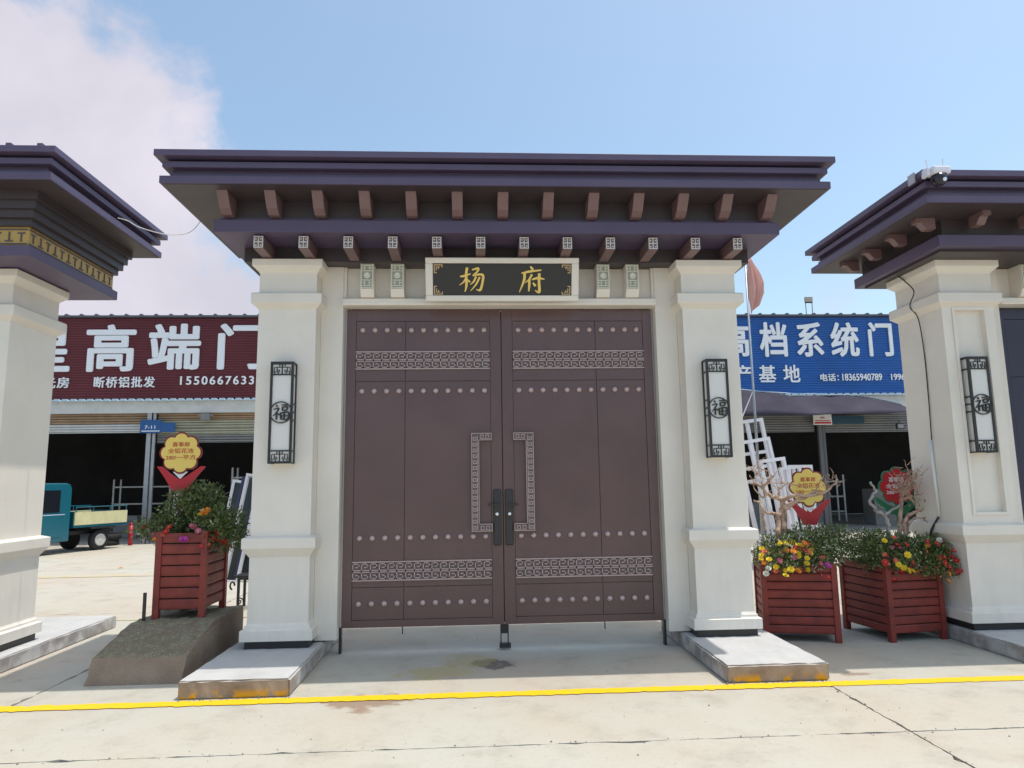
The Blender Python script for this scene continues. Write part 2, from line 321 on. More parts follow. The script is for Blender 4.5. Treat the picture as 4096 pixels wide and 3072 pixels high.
# ------------------------------------------------------------------ mesh helpers
class MB:
    def __init__(s): s.v = []; s.f = []; s.m = []
    def add(s, vs, fs, mi=0):
        o = len(s.v); s.v += [tuple(p) for p in vs]
        for f in fs: s.f.append(tuple(i+o for i in f)); s.m.append(mi)
        return s
    def box(s, x0, x1, y0, y1, z0, z1, mi=0):
        return s.add([(x0,y0,z0),(x1,y0,z0),(x1,y1,z0),(x0,y1,z0),(x0,y0,z1),(x1,y0,z1),(x1,y1,z1),(x0,y1,z1)],
                     [(0,3,2,1),(4,5,6,7),(0,1,5,4),(1,2,6,5),(2,3,7,6),(3,0,4,7)], mi)
    def rings(s, x0, x1, y0, y1, prof, mi=0):
        """lofted rectangle; prof = [(outset, z), ...] bottom to top"""
        vs = []; fs = []
        for o, z in prof: vs += [(x0-o,y0-o,z),(x1+o,y0-o,z),(x1+o,y1+o,z),(x0-o,y1+o,z)]
        n = len(prof)
        fs.append((3,2,1,0)); k = 4*(n-1); fs.append((k,k+1,k+2,k+3))
        for i in range(n-1):
            a, b = 4*i, 4*i+4
            for j in range(4): fs.append((a+j, a+(j+1)%4, b+(j+1)%4, b+j))
        return s.add(vs, fs, mi)
    def prism(s, poly, axis, a0, a1, mi=0):
        """poly in the two remaining axes (order x,y,z without axis), extruded a0..a1"""
        def P(p, a):
            return (a,p[0],p[1]) if axis == 'x' else (p[0],a,p[1]) if axis == 'y' else (p[0],p[1],a)
        n = len(poly); vs = [P(p,a0) for p in poly]+[P(p,a1) for p in poly]
        fs = [tuple(range(n)), tuple(range(2*n-1,n-1,-1))]
        for i in range(n): fs.append((i,i+n,(i+1)%n+n,(i+1)%n))
        return s.add(vs, fs, mi)
    def tube(s, pts, rad, n=8, mi=0, cap=True):
        pts = [Vector(p) for p in pts]
        if not isinstance(rad, (list, tuple)): rad = [rad]*len(pts)
        vs = []; fs = []; prev = None
        for i, p in enumerate(pts):
            t = (pts[min(i+1,len(pts)-1)]-pts[max(i-1,0)])
            if t.length < 1e-9: t = Vector((0,0,1))
            t.normalize()
            if prev is None:
                a = Vector((0,0,1)) if abs(t.z) < .9 else Vector((1,0,0)); u = t.cross(a).normalized()
            else:
                u = prev - t*prev.dot(t)
                u = u.normalized() if u.length > 1e-6 else t.orthogonal().normalized()
            prev = u; w = t.cross(u)
            for k in range(n):
                an = 2*math.pi*k/n; vs.append(p+(u*math.cos(an)+w*math.sin(an))*rad[i])
        for i in range(len(pts)-1):
            for k in range(n): fs.append((i*n+k,i*n+(k+1)%n,(i+1)*n+(k+1)%n,(i+1)*n+k))
        if cap: fs.append(tuple(range(n-1,-1,-1))); fs.append(tuple((len(pts)-1)*n+k for k in range(n)))
        return s.add(vs, fs, mi)
    def lathe(s, c, prof, axis='z', n=16, mi=0):
        vs = []; fs = []
        for r, h in prof:
            for k in range(n):
                a = 2*math.pi*k/n; q = (r*math.cos(a), r*math.sin(a))
                p = (q[0],q[1],h) if axis == 'z' else (q[0],h,q[1]) if axis == 'y' else (h,q[0],q[1])
                vs.append((c[0]+p[0],c[1]+p[1],c[2]+p[2]))
        for i in range(len(prof)-1):
            for k in range(n): fs.append((i*n+k,i*n+(k+1)%n,(i+1)*n+(k+1)%n,(i+1)*n+k))
        fs.append(tuple(range(n-1,-1,-1))); fs.append(tuple((len(prof)-1)*n+k for k in range(n)))
        return s.add(vs, fs, mi)
    def stroke(s, pts, w, y0, y1, mi=0):
        """flat bars in the xz plane along axis-aligned runs"""
        h = w/2
        for (xa, za), (xb, zb) in zip(pts, pts[1:]):
            s.box(min(xa,xb)-h, max(xa,xb)+h, y0, y1, min(za,zb)-h, max(za,zb)+h, mi)
        return s
    def mesh(s, name, mats):
        me = bpy.data.meshes.new(name); me.from_pydata(s.v, [], s.f)
        for m in (mats if isinstance(mats, (list, tuple)) else [mats]): me.materials.append(m)
        for p, i in zip(me.polygons, s.m): p.material_index = i
        me.update(); bm = bmesh.new(); bm.from_mesh(me); bmesh.ops.recalc_face_normals(bm, faces=bm.faces); bm.to_mesh(me); bm.free()
        return me
    def obj(s, name, mats, parent=None, loc=None, smooth=False, bevel=0.0, rz=0.0):
        me = s.mesh(name, mats)
        o = bpy.data.objects.new(name, me); COL.objects.link(o)
        if parent: o.parent = parent
        if loc: o.location = loc
        if rz: o.rotation_euler.z = rz
        if smooth:
            for p in me.polygons: p.use_smooth = True
        if bevel > 0:
            b = o.modifiers.new('edge', 'BEVEL'); b.width = bevel; b.segments = 2; b.limit_method = 'ANGLE'; b.angle_limit = R_(50)
        return o
def link_copy(o, parent=None, loc=None):
    c = o.copy(); COL.objects.link(c)
    if parent: c.parent = parent
    if loc: c.location = loc
    return c
def inst(name, me, parent, loc, rot=None, scale=None):
    o = bpy.data.objects.new(name, me); COL.objects.link(o); o.parent = parent; o.location = loc
    if rot: o.rotation_euler = rot
    if scale: o.scale = scale if isinstance(scale, (tuple, list)) else (scale,)*3
    return o
def thing(name, label, cat, loc=(0,0,0), rz=0, group=None):
    o = bpy.data.objects.new(name, None); COL.objects.link(o); o.empty_display_size = 0.1
    o.location = loc; o.rotation_euler.z = rz
    return tag(o, label, cat, group)
def tag(o, label, cat, group=None, kind=None):
    o['label'] = label; o['category'] = cat
    if group: o['group'] = group
    if kind: o['kind'] = kind
    return o

def text_obj(name, body, box, y, m, parent, bold=0.0, extr=0.01, spacing=1.0, shear=0.0):
    """lettering standing in the xz plane, fitted to box = (x0, x1, z0, z1), front face at y"""
    c = bpy.data.curves.new(name, 'FONT'); c.body = body; c.extrude = 0.01
    c.space_character = spacing; c.shear = shear; c.resolution_u = 3
    t = bpy.data.objects.new(name, c); COL.objects.link(t)
    dg = bpy.context.evaluated_depsgraph_get(); dg.update()
    me = bpy.data.meshes.new_from_object(t.evaluated_get(dg))
    bpy.data.objects.remove(t); bpy.data.curves.remove(c)
    base = [v.co.copy() for v in me.vertices]; fc = [tuple(p.vertices) for p in me.polygons]
    bpy.data.meshes.remove(me)
    mb = MB(); d = bold
    offs = [(0, 0)] if d <= 0 else [(0, 0), (d, 0), (-d, 0), (0, d*.8), (0, -d*.8), (d*.7, d*.6), (-d*.7, d*.6), (d*.7, -d*.6), (-d*.7, -d*.6)]
    ax, bx = min(v.x for v in base)-d, max(v.x for v in base)+d; ay, by = min(v.y for v in base)-d*.8, max(v.y for v in base)+d*.8
    x0, x1, z0, z1 = box
    for k, (ox, oy) in enumerate(offs):
        mb.add([(x0+(v.x+ox-ax)/(bx-ax)*(x1-x0), y-extr*.02*k+(extr if v.z < 0 else 0), z0+(v.y+oy-ay)/(by-ay)*(z1-z0)) for v in base], fc)
    me = bpy.data.meshes.new(name); me.from_pydata(mb.v, [], mb.f); me.materials.append(m); me.update()
    o = bpy.data.objects.new(name, me); COL.objects.link(o); o.parent = parent
    return o

# ------------------------------------------------------------------ ground and road
g = MB(); g.add([(-400,-60,-0.03),(400,-60,-0.03),(400,500,-0.03),(-400,500,-0.03)], [(0,1,2,3)])
o = g.obj('ground', M_dirt); o['kind'] = 'structure'
road = bpy.data.objects.new('road', None); COL.objects.link(road); road['kind'] = 'structure'
XJ = [2.47+6.2*k for k in range(-7, 7)]; YJ = [-32.0, -27.05, -22.07, -17.1, -12.1, -7.13, -2.15, 2.83, 7.81, 12.79, 17.77, 22.75]
rs = random.Random(3)
def chipped(x0, x1, y0, y1):
    pts = []
    def side(a, b, n, near):
        for i in range(n):
            t = i/n
            j = rs.gauss(0, 0.0035) if near else 0
            if near and rs.random() < .06: j -= rs.uniform(.008, .022)
            pts.append((a[0]+(b[0]-a[0])*t, a[1]+(b[1]-a[1])*t, j))
    near = y0 < 3 and x1 > -11 and x0 < 11
    n = 90 if near else 1
    side((x0,y0),(x1,y0),n,near); k1 = len(pts); side((x1,y0),(x1,y1),n,near); k2 = len(pts)
    side((x1,y1),(x0,y1),n,near); k3 = len(pts); side((x0,y1),(x0,y0),n,near)
    out = []
    for i, (x, y, j) in enumerate(pts):
        if i < k1: out.append((x, y-j))
        elif i < k2: out.append((x+j, y))
        elif i < k3: out.append((x, y+j))
        else: out.append((x-j, y))
    return out
for i in range(len(XJ)-1):
    for j in range(len(YJ)-1):
        if YJ[j] > 12 and 0: continue
        gp = 0.006
        s = MB().prism(chipped(XJ[i]+gp, XJ[i+1]-gp, YJ[j]+gp, YJ[j+1]-gp), 'z', -0.028, rs.uniform(-0.0015, 0.0015))
        s.obj('road_slab', M_conc, road)
ap = MB().box(-60, 60, 22.76, 24, -0.028, 0)
def wobble_strip(x0, x1, yc, w, z, n, rnd, jit):
    up = []; dn = []
    for i in range(n+1):
        x = x0+(x1-x0)*i/n
        up.append((x, yc+w/2+rnd.gauss(0, jit), z)); dn.append((x, yc-w/2+rnd.gauss(0, jit), z))
    return MB().add(up+dn, [(i, i+1, n+1+i+1, n+1+i) for i in range(n)])
yl = wobble_strip(-16, 20, -1.112, 0.122, 0.0055, 900, random.Random(5), 0.006).obj('yellow_line', M_yel, road)
yb = wobble_strip(-20, 22, 6.8, 0.34, 0.0055, 300, random.Random(6), 0.012).obj('yellow_line', M_yfade, road)
yb2 = wobble_strip(-20, 22, 2.35, 0.13, 0.0055, 300, random.Random(9), 0.02).obj('yellow_line', M_yfade, road)

# ------------------------------------------------------------------ fret patterns
def key_band(mb, x0, x1, z0, z1, y0, y1, unit, w, mi=0, rows=2):
    """meander band: border lines and mirrored key hooks"""
    mb.box(x0, x1, y0, y1, z0, z0+w*1.3, mi); mb.box(x0, x1, y0, y1, z1-w*1.3, z1, mi)
    n = max(1, round((x1-x0)/unit)); u = (x1-x0)/n
    zb, zt = z0+w*2.4, z1-w*2.4; zm = (zb+zt)/2
    for i in range(n):
        a = x0+u*i
        for r in range(rows):
            if rows == 2:
                lo, hi = (zb, zm-w*.9) if r == 0 else (zm+w*.9, zt)
            else: lo, hi = zb, zt
            up = (r == 0)
            e, k = (lo, hi) if up else (hi, lo)
            md = (lo+hi)/2; d = 1 if up else -1
            pts = [(a+w, e), (a+u*.78, e), (a+u*.78, md+d*w*.3), (a+u*.42, md+d*w*.3)]
            mb.stroke(pts, w, y0, y1, mi)
            mb.stroke([(a+w*.9, e), (a+w*.9, k), (a+u*1.0-w*.4, k)], w, y0, y1, mi)
    return mb
def fret_square(mb, cx, cz, w, h, y0, y1, t, mi=0):
    x0, x1, z0, z1 = cx-w/2, cx+w/2, cz-h/2, cz+h/2
    mb.box(x0, x1, y0, y1, z0, z0+t, mi); mb.box(x0, x1, y0, y1, z1-t, z1, mi)
    mb.box(x0, x0+t, y0, y1, z0+t, z1-t, mi); mb.box(x1-t, x1, y0, y1, z0+t, z1-t, mi)
    mb.box(cx-t/2, cx+t/2, y0, y1, z0+t, z1-t, mi)
    mb.box(x0+t, cx-t/2, y0, y1, cz-t/2, cz+t/2, mi); mb.box(cx+t/2, x1-t, y0, y1, cz-t/2, cz+t/2, mi)
    for sx in (-1, 1):
        for sz in (-1, 1):
            qx, qz = cx+sx*w*.27, cz+sz*h*.27
            mb.box(qx-w*.10, qx+w*.10, y0, y1, qz-t*.4, qz+t*.4, mi); mb.box(qx-t*.4, qx+t*.4, y0, y1, qz-h*.09, qz-t*.4, mi)
    return mb

# ------------------------------------------------------------------ gates
SX0, SX1, PD = 1.808, 2.361, 0.73            # pillar shaft inner / outer face and depth
def pillar(root, sgn, ztop, panel=False):
    x0, x1 = (SX0, SX1) if sgn > 0 else (-SX1, -SX0)
    d = ztop-3.785
    mb = MB()
    if panel:
        mb.box(x0, x1, 0.045, PD, 0.206, ztop-.001)
        a, b, z0, z1 = x0+.13, x1-.115, 1.245, 3.27+d
        mb.box(x0, a, 0, 0.0449, z0, z1); mb.box(b, x1, 0, 0.0449, z0, z1)
        mb.box(x0, x1, 0, 0.0449, 0.206, z0); mb.box(x0, x1, 0, 0.0449, z1, ztop-.001)
    else: mb.box(x0, x1, 0, PD, 0.206, ztop-.001)
    p = mb.obj('pillar', M_cream, root, bevel=0.0 if panel else 0.006)
    def part(n, prof): MB().rings(x0, x1, 0, PD, prof).obj(n, M_cream, p, bevel=0.004)
    part('capital', [(0.001,3.655+d),(0.012,3.672+d),(0.058,3.715+d),(0.06,3.72+d),(0.06,3.785+d)])
    part('shaft_band', [(0.001,3.296+d),(0.014,3.308+d),(0.058,3.346+d),(0.06,3.350+d),(0.06,3.440+d),(0.048,3.448+d),(0.001,3.462+d)])
    part('pedestal_band', [(0.001,0.945),(0.014,0.965),(0.055,1.022),(0.06,1.03),(0.06,1.118),(0.05,1.124),(0.001,1.14)])
    part('plinth', [(0.05,0.2061),(0.05,0.298),(0.044,0.304),(0.022,0.309),(0.020,0.335),(0.010,0.338),(0.001,0.356)])
    if panel:
        f = MB(); a, b, z0, z1 = x0+.13, x1-.115, 1.245, 3.27+d
        for (q0,q1,r0,r1) in ((a-.03,a,z0-.03,z1+.03),(b,b+.03,z0-.03,z1+.03),(a,b,z0-.03,z0),(a,b,z1,z1+.03)): f.box(q0,q1,-.014,-.0001,r0,r1)
        f.obj('panel_moulding', M_cream, p, bevel=0.003)
    MB().box(x0-.012, x1+.012, -.012, PD+.012, .136, .2059).obj('foot_gap_shade', M_black, p)  # foot spread wide in black, painting the shade of the gap below the plinth
    return p
def cornice(root, hx, y0, y1, zt, zb, bumps=False):
    mb = MB()
    mb.rings(-hx, hx, y0, y1, [(0,zt-.058),(0,zt)])
    mb.rings(-hx, hx, y0, y1, [(-.10,zt+.0005),(-.55,zt+.09)])
    mb.rings(-hx, hx, y0, y1, [(-.125,zb+.004),(-.125,zt-.0585)])
    r = mb.obj('roof', M_roof, root, bevel=0.004)
    MB().rings(-hx, hx, y0, y1, [(-.055,zt-.142),(-.055,zt-.088)]).obj('cornice_board', M_roof, r, bevel=0.003)
    MB().rings(-hx, hx, y0, y1, [(-.105,zb+.0705),(-.105,zt-.176)]).obj('cornice_board', M_roof, r, bevel=0.003)
    MB().rings(-hx, hx, y0, y1, [(-.042,zb),(-.042,zb+.068)]).obj('eaves_fascia', M_roof, r, bevel=0.004)
    MB().rings(-hx, hx, y0, y1, [(-.062,zb-.004),(-.062,zb-.0005)]).obj('soffit', M_soff, r)
    if bumps:
        k = 0; x = -hx+.04
        me = MB().box(-.022, .022, -.03, .05, 0, .022).mesh('tile_ridge', M_roof)
        while x < hx: inst('tile_ridge', me, r, (x, y0+.034, zt)); x += .262
    return r
def rafters(root, xs, yf, zb, prof, w, side=None):
    me = MB().prism([(yf+a, zb+b) for a, b in prof], 'x', -w/2, w/2).mesh('rafter', M_raft)
    for x in xs: inst('rafter', me, root, (x, 0, 0))
    return me

def door_leaf(root, sgn, m, y=0.30, full=True, zt=3.366):
    """leaf from the centre line to the jamb; sgn -1 left, +1 right"""
    def X(a, b): return (min(sgn*a, sgn*b), max(sgn*a, sgn*b))
    mb = MB(); a, b = X(.004, 1.566)
    mb.box(a, b, y+.012, y+.07, .237, zt-.004)
    leaf = mb.obj('door_leaf', m, root)
    def bar(n, xa, xb, z0, z1, yy, dep, mm=None, bev=.002):
        p, q = X(xa, xb); return MB().box(p, q, yy, yy+dep, z0, z1).obj(n, mm or m, leaf, bevel=bev)
    bar('stile', 1.472, 1.566, .237, zt-.004, y-.004, .0159); bar('stile', .004, .113, .237, zt-.004, y-.004, .0159)
    bar('rail', .1132, 1.4718, .237, .305, y-.004, .0159); bar('rail', .1132, 1.4718, 3.245, zt-.004, y-.004, .0159)
    for (c0, c1) in ((.1165, .9685), (.9755, 1.4685)):
        for (z0, z1) in ((.3085, .6085), (.6145, 2.6205), (2.6275, 3.2415)): bar('panel', c0, c1, z0, z1, y, .0119)
    if not full: return leaf
    me = MB().lathe((0,0,0), [(.027,0),(.0265,-.007),(.023,-.016),(.015,-.023),(.004,-.026)], 'y', 14)
    me = me.mesh('stud', M_stud)
    for p in me.polygons: p.use_smooth = True
    for z in (3.15, 2.525, 1.077, .457):
        for k in range(11): inst('stud', me, leaf, (sgn*(.175+.123*k), y-.0005, z))
    for z0, z1 in ((2.743, 2.930), (.672, .858)):
        p, q = X(.116, 1.470)
        mb = MB().box(p, q, y-.010, y-.0003, z0, z1, 0)
        key_band(mb, p, q, z0, z1, y-.017, y-.0101, .0846, .0095, 1)
        mb.obj('fret_band', [M_fretd, M_fretm], leaf)
    # C-shaped pull plate with meander relief
    mb = MB()
    for (xa, xb, z0, z1) in ((.233,.311,1.125,2.091), (.108,.2329,2.018,2.091), (.108,.2329,1.125,1.200)):
        p, q = X(xa, xb); mb.box(p, q, y-.040, y-.0002, z0, z1, 0)
    yy0, yy1 = y-.046, y-.0401
    for (xa, xb, z0, z1) in ((.303,.311,1.125,2.091),(.233,.2405,1.2005,2.0175),(.108,.303,2.083,2.091),(.108,.303,1.125,1.133),(.108,.233,2.018,2.026),(.108,.233,1.192,1.200),(.108,.115,2.026,2.083),(.108,.115,1.133,1.192)):
        p, q = X(xa, xb); mb.box(p, q, yy0, yy1, z0, z1, 1)
    z = 1.145
    while z < 2.05:
        for (xa, xb, za, zb_) in ((.248,.296,0,.008),(.288,.296,.008,.036),(.262,.288,.028,.036),(.248,.256,.008,.050),(.256,.276,.0145,.0215)):
            p, q = X(xa, xb); mb.box(p, q, yy0, yy1, z+za, z+zb_, 1)
        z += .058
    for zc in (2.034, 1.139):
        for k in range(2):
            for (xa, xb, za, zb_) in ((.0,.046,0,.007),(.039,.046,.007,.040),(.010,.039,.033,.040),(.010,.017,.014,.033)):
                p, q = X(.124+.054*k+xa, .124+.054*k+xb); mb.box(p, q, yy0, yy1, zc+za, zc+zb_, 1)
    mb.obj('pull_handle', [M_fretd, M_fretm], leaf)
    p, q = X(.020, .098)
    MB().box(p, q, y-.030, y-.0045, .988, 1.531).obj('lock_plate', M_lock, leaf, bevel=.018)
    MB().box(p+.012, q-.012, y-.034, y-.0302, 1.05, 1.245).obj('lock_cover', M_lock, leaf, bevel=.004)
    p, q = X(.048, .150)
    MB().box(p, q, y-.062, y-.044, 1.374, 1.394).box(*X(.052,.068), y-.0439, y-.0305, 1.376, 1.392).obj('lever', M_lock, leaf, bevel=.003)
    MB().lathe((sgn*.062, y-.0305, 1.291), [(.019,0),(.019,-.010),(.013,-.015),(.006,-.016)], 'y', 16).obj('lock_cylinder', M_chrome, leaf, smooth=True)
    return leaf

def gate_frame(root, ztop, corbels=True, sgm=1):
    d = ztop-3.785
    MB().box(-1.807, -1.588, .20, .52, .150, 3.784+d).obj('door_jamb', M_cream, root, bevel=.004)
    MB().box(1.588, 1.807, .20, .52, .150, 3.784+d).obj('door_jamb', M_cream, root, bevel=.004)
    l = MB().box(-1.5878, 1.5878, .255, .50, 3.372+d, 3.784+d).obj('lintel', M_cream, root)
    mb = MB().prism([(.15,3.392+d),(.158,3.376+d),(.2549,3.372+d),(.2549,3.450+d),(.165,3.450+d),(.15,3.440+d)], 'x', -1.5876, 1.5876)
    mb.obj('door_head', M_cream, l)
    for sx in (-1, 1): MB().box(min(sx*1.5876, sx*1.56), max(sx*1.5876, sx*1.56), .215, .2549, 3.4505+d, 3.784+d).obj('panel_edge', M_cream, l)
    if corbels:
        mb = MB()
        mb.prism([(.2548,3.452+d),(.2548,3.783+d),(.085,3.783+d),(.085,3.52+d),(.115,3.47+d),(.125,3.452+d)], 'x', -.066, .066, 0)
        y0, y1 = .070, .0829
        mb.box(-.0605, .0605, .083, .0849, 3.525+d, 3.775+d, 2)
        for s in (-1, 1):
            mb.box(s*.056-.005, s*.056+.005, y0, y1, 3.525+d, 3.775+d, 1)
            for zc in (3.585, 3.735):
                mb.box(s*.022-.004, s*.022+.004, y0, y1, zc-.03+d, zc+.03+d, 1)
                mb.box(min(s*.026,s*.051), max(s*.026,s*.051), y0, y1, zc-.004+d, zc+.004+d, 1)
                mb.box(min(s*.026,s*.051), max(s*.026,s*.051), y0, y1, zc+.022+d, zc+.030+d, 1)
        for zc in (3.533, 3.555, 3.612, 3.708, 3.765): mb.box(-.0509, .0509, y0+.001, y1, zc-.004+d, zc+.004+d, 1)
        ring = [(.030, 0), (.030, .0075), (.020, .0075), (.020, 0)]
        mb.lathe((0, y0, 3.660+d), [(.032,.0125),(.032,0),(.022,-.002),(.012,.003)], 'y', 12, 1)
        me = mb.mesh('corbel', [M_cream, M_sage, M_relief])
        for x in (-1.337, -1.037, 1.037, 1.337): inst('corbel', me, l, (x, 0, 0))
    return l

# --- the middle gate
G = thing('courtyard_gate', 'cream pillared courtyard gate in the middle with bronze double doors and black name board', 'gate', (0, 0, 0))
ZC = 3.785
for s in (-1, 1): pillar(G, s, ZC)
cornice(G, 3.07, -.79, 1.37, 4.54, 4.245)
raf_prof = [(-.62+.79, -.005), (-.605+.79, -.018), (-.52+.79, -.135), (-.455+.79, -.175), (-.362+.79, -.175), (-.362+.79, -.005)]
rafters(G, [-2.535+.4225*k for k in range(13)], -.79, 4.245, raf_prof, .098)
MB().rings(-2.60, 2.60, -.36, .94, [(0,4.0435),(0,4.2405)]).obj('frieze_wall', M_soff, G)
MB().rings(-2.67, 2.67, -.41, .99, [(0,3.925),(0,4.043)]).obj('lower_cornice', M_roof, G, bevel=.004)
MB().rings(-2.63, 2.63, -.37, .95, [(0,4.0434),(0,4.075)]).obj('cornice_board', M_roof, G)
MB().rings(-2.53, 2.53, .04, .72, [(0,3.7855),(0,3.9245)]).obj('neck_wall', M_soff, G)
bm_me = MB().prism([(-.335,3.795),(-.335,3.915),(.0395,3.915),(.0395,3.795)], 'x', -.0455, .0455).mesh('beam', M_raft)
fr_me = fret_square(MB(), 0, 3.855, .086, .112, -.343, -.3352, .0085).mesh('end_fret', M_white_fret)
for k in range(12):
    b = inst('beam', bm_me, G, (-2.28+.4145*k, 0, 0)); inst('end_fret', fr_me, b, (0, 0, 0))
gate_frame(G, ZC)
for s in (-1, 1): door_leaf(G, s, M_door)
MB().box(-.03, .03, .3705, .385, .24, 3.36).obj('meeting_strip', M_door, G)
MB().box(-.030, .030, .315, .36, .150, .2365).box(-.040, -.0301, .31, .365, .06, .2365).box(.0301, .040, .31, .365, .06, .2365).box(-.05, .06, .31, .365, .015, .0595).obj('drop_bolt', M_black, G)
for x in (-.985, .985): MB().tube([(x, .33, .236), (x, .33, .165)], .006, 6).obj('bolt_rod', M_black, G)
for x in (-1, 1): MB().box(x*1.577-.011, x*1.577+.011, .31, .37, .0, .236).obj('hinge_post', M_black, G)

# --- right-hand gate
GR = thing('courtyard_gate', 'cream gate with recessed pillar panels and navy door at the right edge', 'gate', (6.84, -.03, 0))
for s in (-1, 1): pillar(GR, s, ZC, panel=True)
cornice(GR, 2.985, -.805, 1.495, 4.40, 4.10)
rp = [(.20,-.005),(.20,-.05),(.245,-.055),(.30,-.115),(.39,-.115),(.39,-.005)]
rafters(GR, [-2.25+.5*k for k in range(10)], -.805, 4.10, rp, .085)
me_s = MB().prism([(.18,4.095),(.18,4.05),(.225,4.045),(.28,3.985),(.37,3.985),(.37,4.095)], 'y', -.042, .042).mesh('rafter', M_raft)
for y in (-.35, .1, .55, 1.0): inst('rafter', me_s, GR, (-2.985, y, 0))
for y in (-.35, .1, .55, 1.0): inst('rafter', me_s, GR, (2.985, y, 0), rot=(0, 0, math.pi))
MB().rings(-2.52, 2.52, -.34, 1.07, [(0,3.925),(0,4.0955)]).obj('frieze_wall', M_soff, GR)
MB().rings(-2.60, 2.60, -.40, 1.12, [(0,3.810),(0,3.9245)]).obj('lower_cornice', M_roof, GR, bevel=.004)
MB().rings(-2.53, 2.53, -.30, 1.02, [(0,3.7855),(0,3.8095)]).obj('neck_wall', M_soff, GR)
gate_frame(GR, ZC)
for s in (-1, 1): door_leaf(GR, s, M_navy, full=False)

# --- left-hand gate
GL = thing('courtyard_gate', 'pale gate with gold key-pattern frieze under its dark roof at the left edge', 'gate', (-6.98, -.08, 0))
ZL = 3.655
for s in (-1, 1): pillar(GL, s, ZL)
cornice(GL, 3.10, -.75, 1.47, 4.54, 4.25, bumps=True)
for i, (o_, z0, z1) in enumerate(((2.735, 3.945, 4.01), (2.77, 4.0105, 4.085), (2.80, 4.0855, 4.16), (2.83, 4.1605, 4.2455))):
    MB().rings(-o_, o_, .36-(o_-1.97), .36+(o_-1.97), [(0,z0),(0,z1)]).obj('cornice_board', M_soff, GL)
MB().rings(-2.70, 2.70, -.37, 1.09, [(0,3.7625),(0,3.9445)]).obj('frieze_wall', M_goldf, GL)
MB().rings(-2.74, 2.74, -.41, 1.13, [(0,3.665),(0,3.762)]).obj('lower_cornice', M_roof, GL, bevel=.004)
def tfret(mb, a0, a1, z0, z1, place):
    """gold plate with sunk T and I strokes; place(a, b, za, zb) adds one bar"""
    place(a0, a1, z0+.018, z0+.030); place(a0, a1, z1-.030, z1-.018)
    n = int((a1-a0)/.105); u = (a1-a0)/n
    for i in range(n):
        a = a0+u*i
        if i % 2 == 0:
            place(a+.018, a+.085, z1-.062, z1-.050); place(a+.046, a+.058, z0+.045, z1-.062)
        else:
            place(a+.018, a+.085, z0+.045, z0+.057); place(a+.046, a+.058, z0+.057, z1-.045)
mb = MB(); tfret(mb, -2.69, 2.69, 3.763, 3.944, lambda a,b,za,zb: mb.box(a,b,-.378,-.3702,za,zb)); mb.obj('frieze_fret', M_fretd, GL)
mb = MB(); tfret(mb, -.36, 1.08, 3.763, 3.944, lambda a,b,za,zb: mb.box(2.7002,2.708,a,b,za,zb)); mb.obj('frieze_fret', M_fretd, GL)
gate_frame(GL, ZL, corbels=False)
for s in (-1, 1): door_leaf(GL, s, M_door, full=False, zt=3.236)

# ------------------------------------------------------------------ name board of the middle gate
def brush(mb, pts, widths, y0, y1, mi=0):
    """one brush stroke: a ribbon of changing width in the xz plane"""
    P = [Vector((p[0], 0, p[1])) for p in pts]
    Q = []; Wd = []
    n = len(P)
    for i in range(n-1):
        p0, p1, p2, p3 = P[max(i-1,0)], P[i], P[i+1], P[min(i+2,n-1)]
        for k in range(6):
            t = k/6
            Q.append(0.5*((2*p1)+(-p0+p2)*t+(2*p0-5*p1+4*p2-p3)*t*t+(-p0+3*p1-3*p2+p3)*t**3))
            Wd.append(widths[i]*(1-t)+widths[i+1]*t)
    Q.append(P[-1]); Wd.append(widths[-1])
    L, Rr = [], []
    for i in range(len(Q)):
        t = Q[min(i+1,len(Q)-1)]-Q[max(i-1,0)]; t.normalize(); nn = Vector((-t.z, 0, t.x))
        L.append(Q[i]+nn*Wd[i]/2); Rr.append(Q[i]-nn*Wd[i]/2)
    m = len(Q); vs = []
    for y in (y0, y1):
        vs += [(p.x, y, p.z) for p in L]+[(p.x, y, p.z) for p in Rr]
    fs = []
    for i in range(m-1):
        fs += [(i,i+1,m+i+1,m+i),(2*m+i,3*m+i,3*m+i+1,2*m+i+1),(i,2*m+i,2*m+i+1,i+1),(m+i,m+i+1,3*m+i+1,3*m+i)]
    fs += [(0,m,3*m,2*m),(m-1,3*m-1,4*m-1,2*m-1)]
    return mb.add(vs, fs, mi)
def glyph(strokes, cx, cz, s, y0, y1):
    mb = MB()
    for i, st in enumerate(strokes):
        dy = i*.0004
        brush(mb, [(cx+(x-.5)*s, cz+(z-.5)*s) for x, z, w in st], [w*s for x, z, w in st], y0-dy, y1)
    return mb
YANG = [[(.05,.62,.05),(.20,.64,.09),(.47,.73,.04)], [(.33,.97,.10),(.29,.70,.10),(.30,.30,.10),(.24,.02,.03)], [(.30,.58,.09),(.18,.40,.06),(.02,.28,.02)], [(.32,.52,.04),(.44,.40,.08)],
        [(.52,.88,.05),(.76,.93,.10),(.72,.80,.07),(.56,.66,.06),(.78,.70,.08),(.95,.66,.10),(.93,.40,.09),(.84,.10,.10),(.68,.12,.02)],
        [(.68,.62,.08),(.58,.42,.07),(.44,.30,.02)], [(.82,.60,.08),(.68,.32,.07),(.46,.06,.02)]]
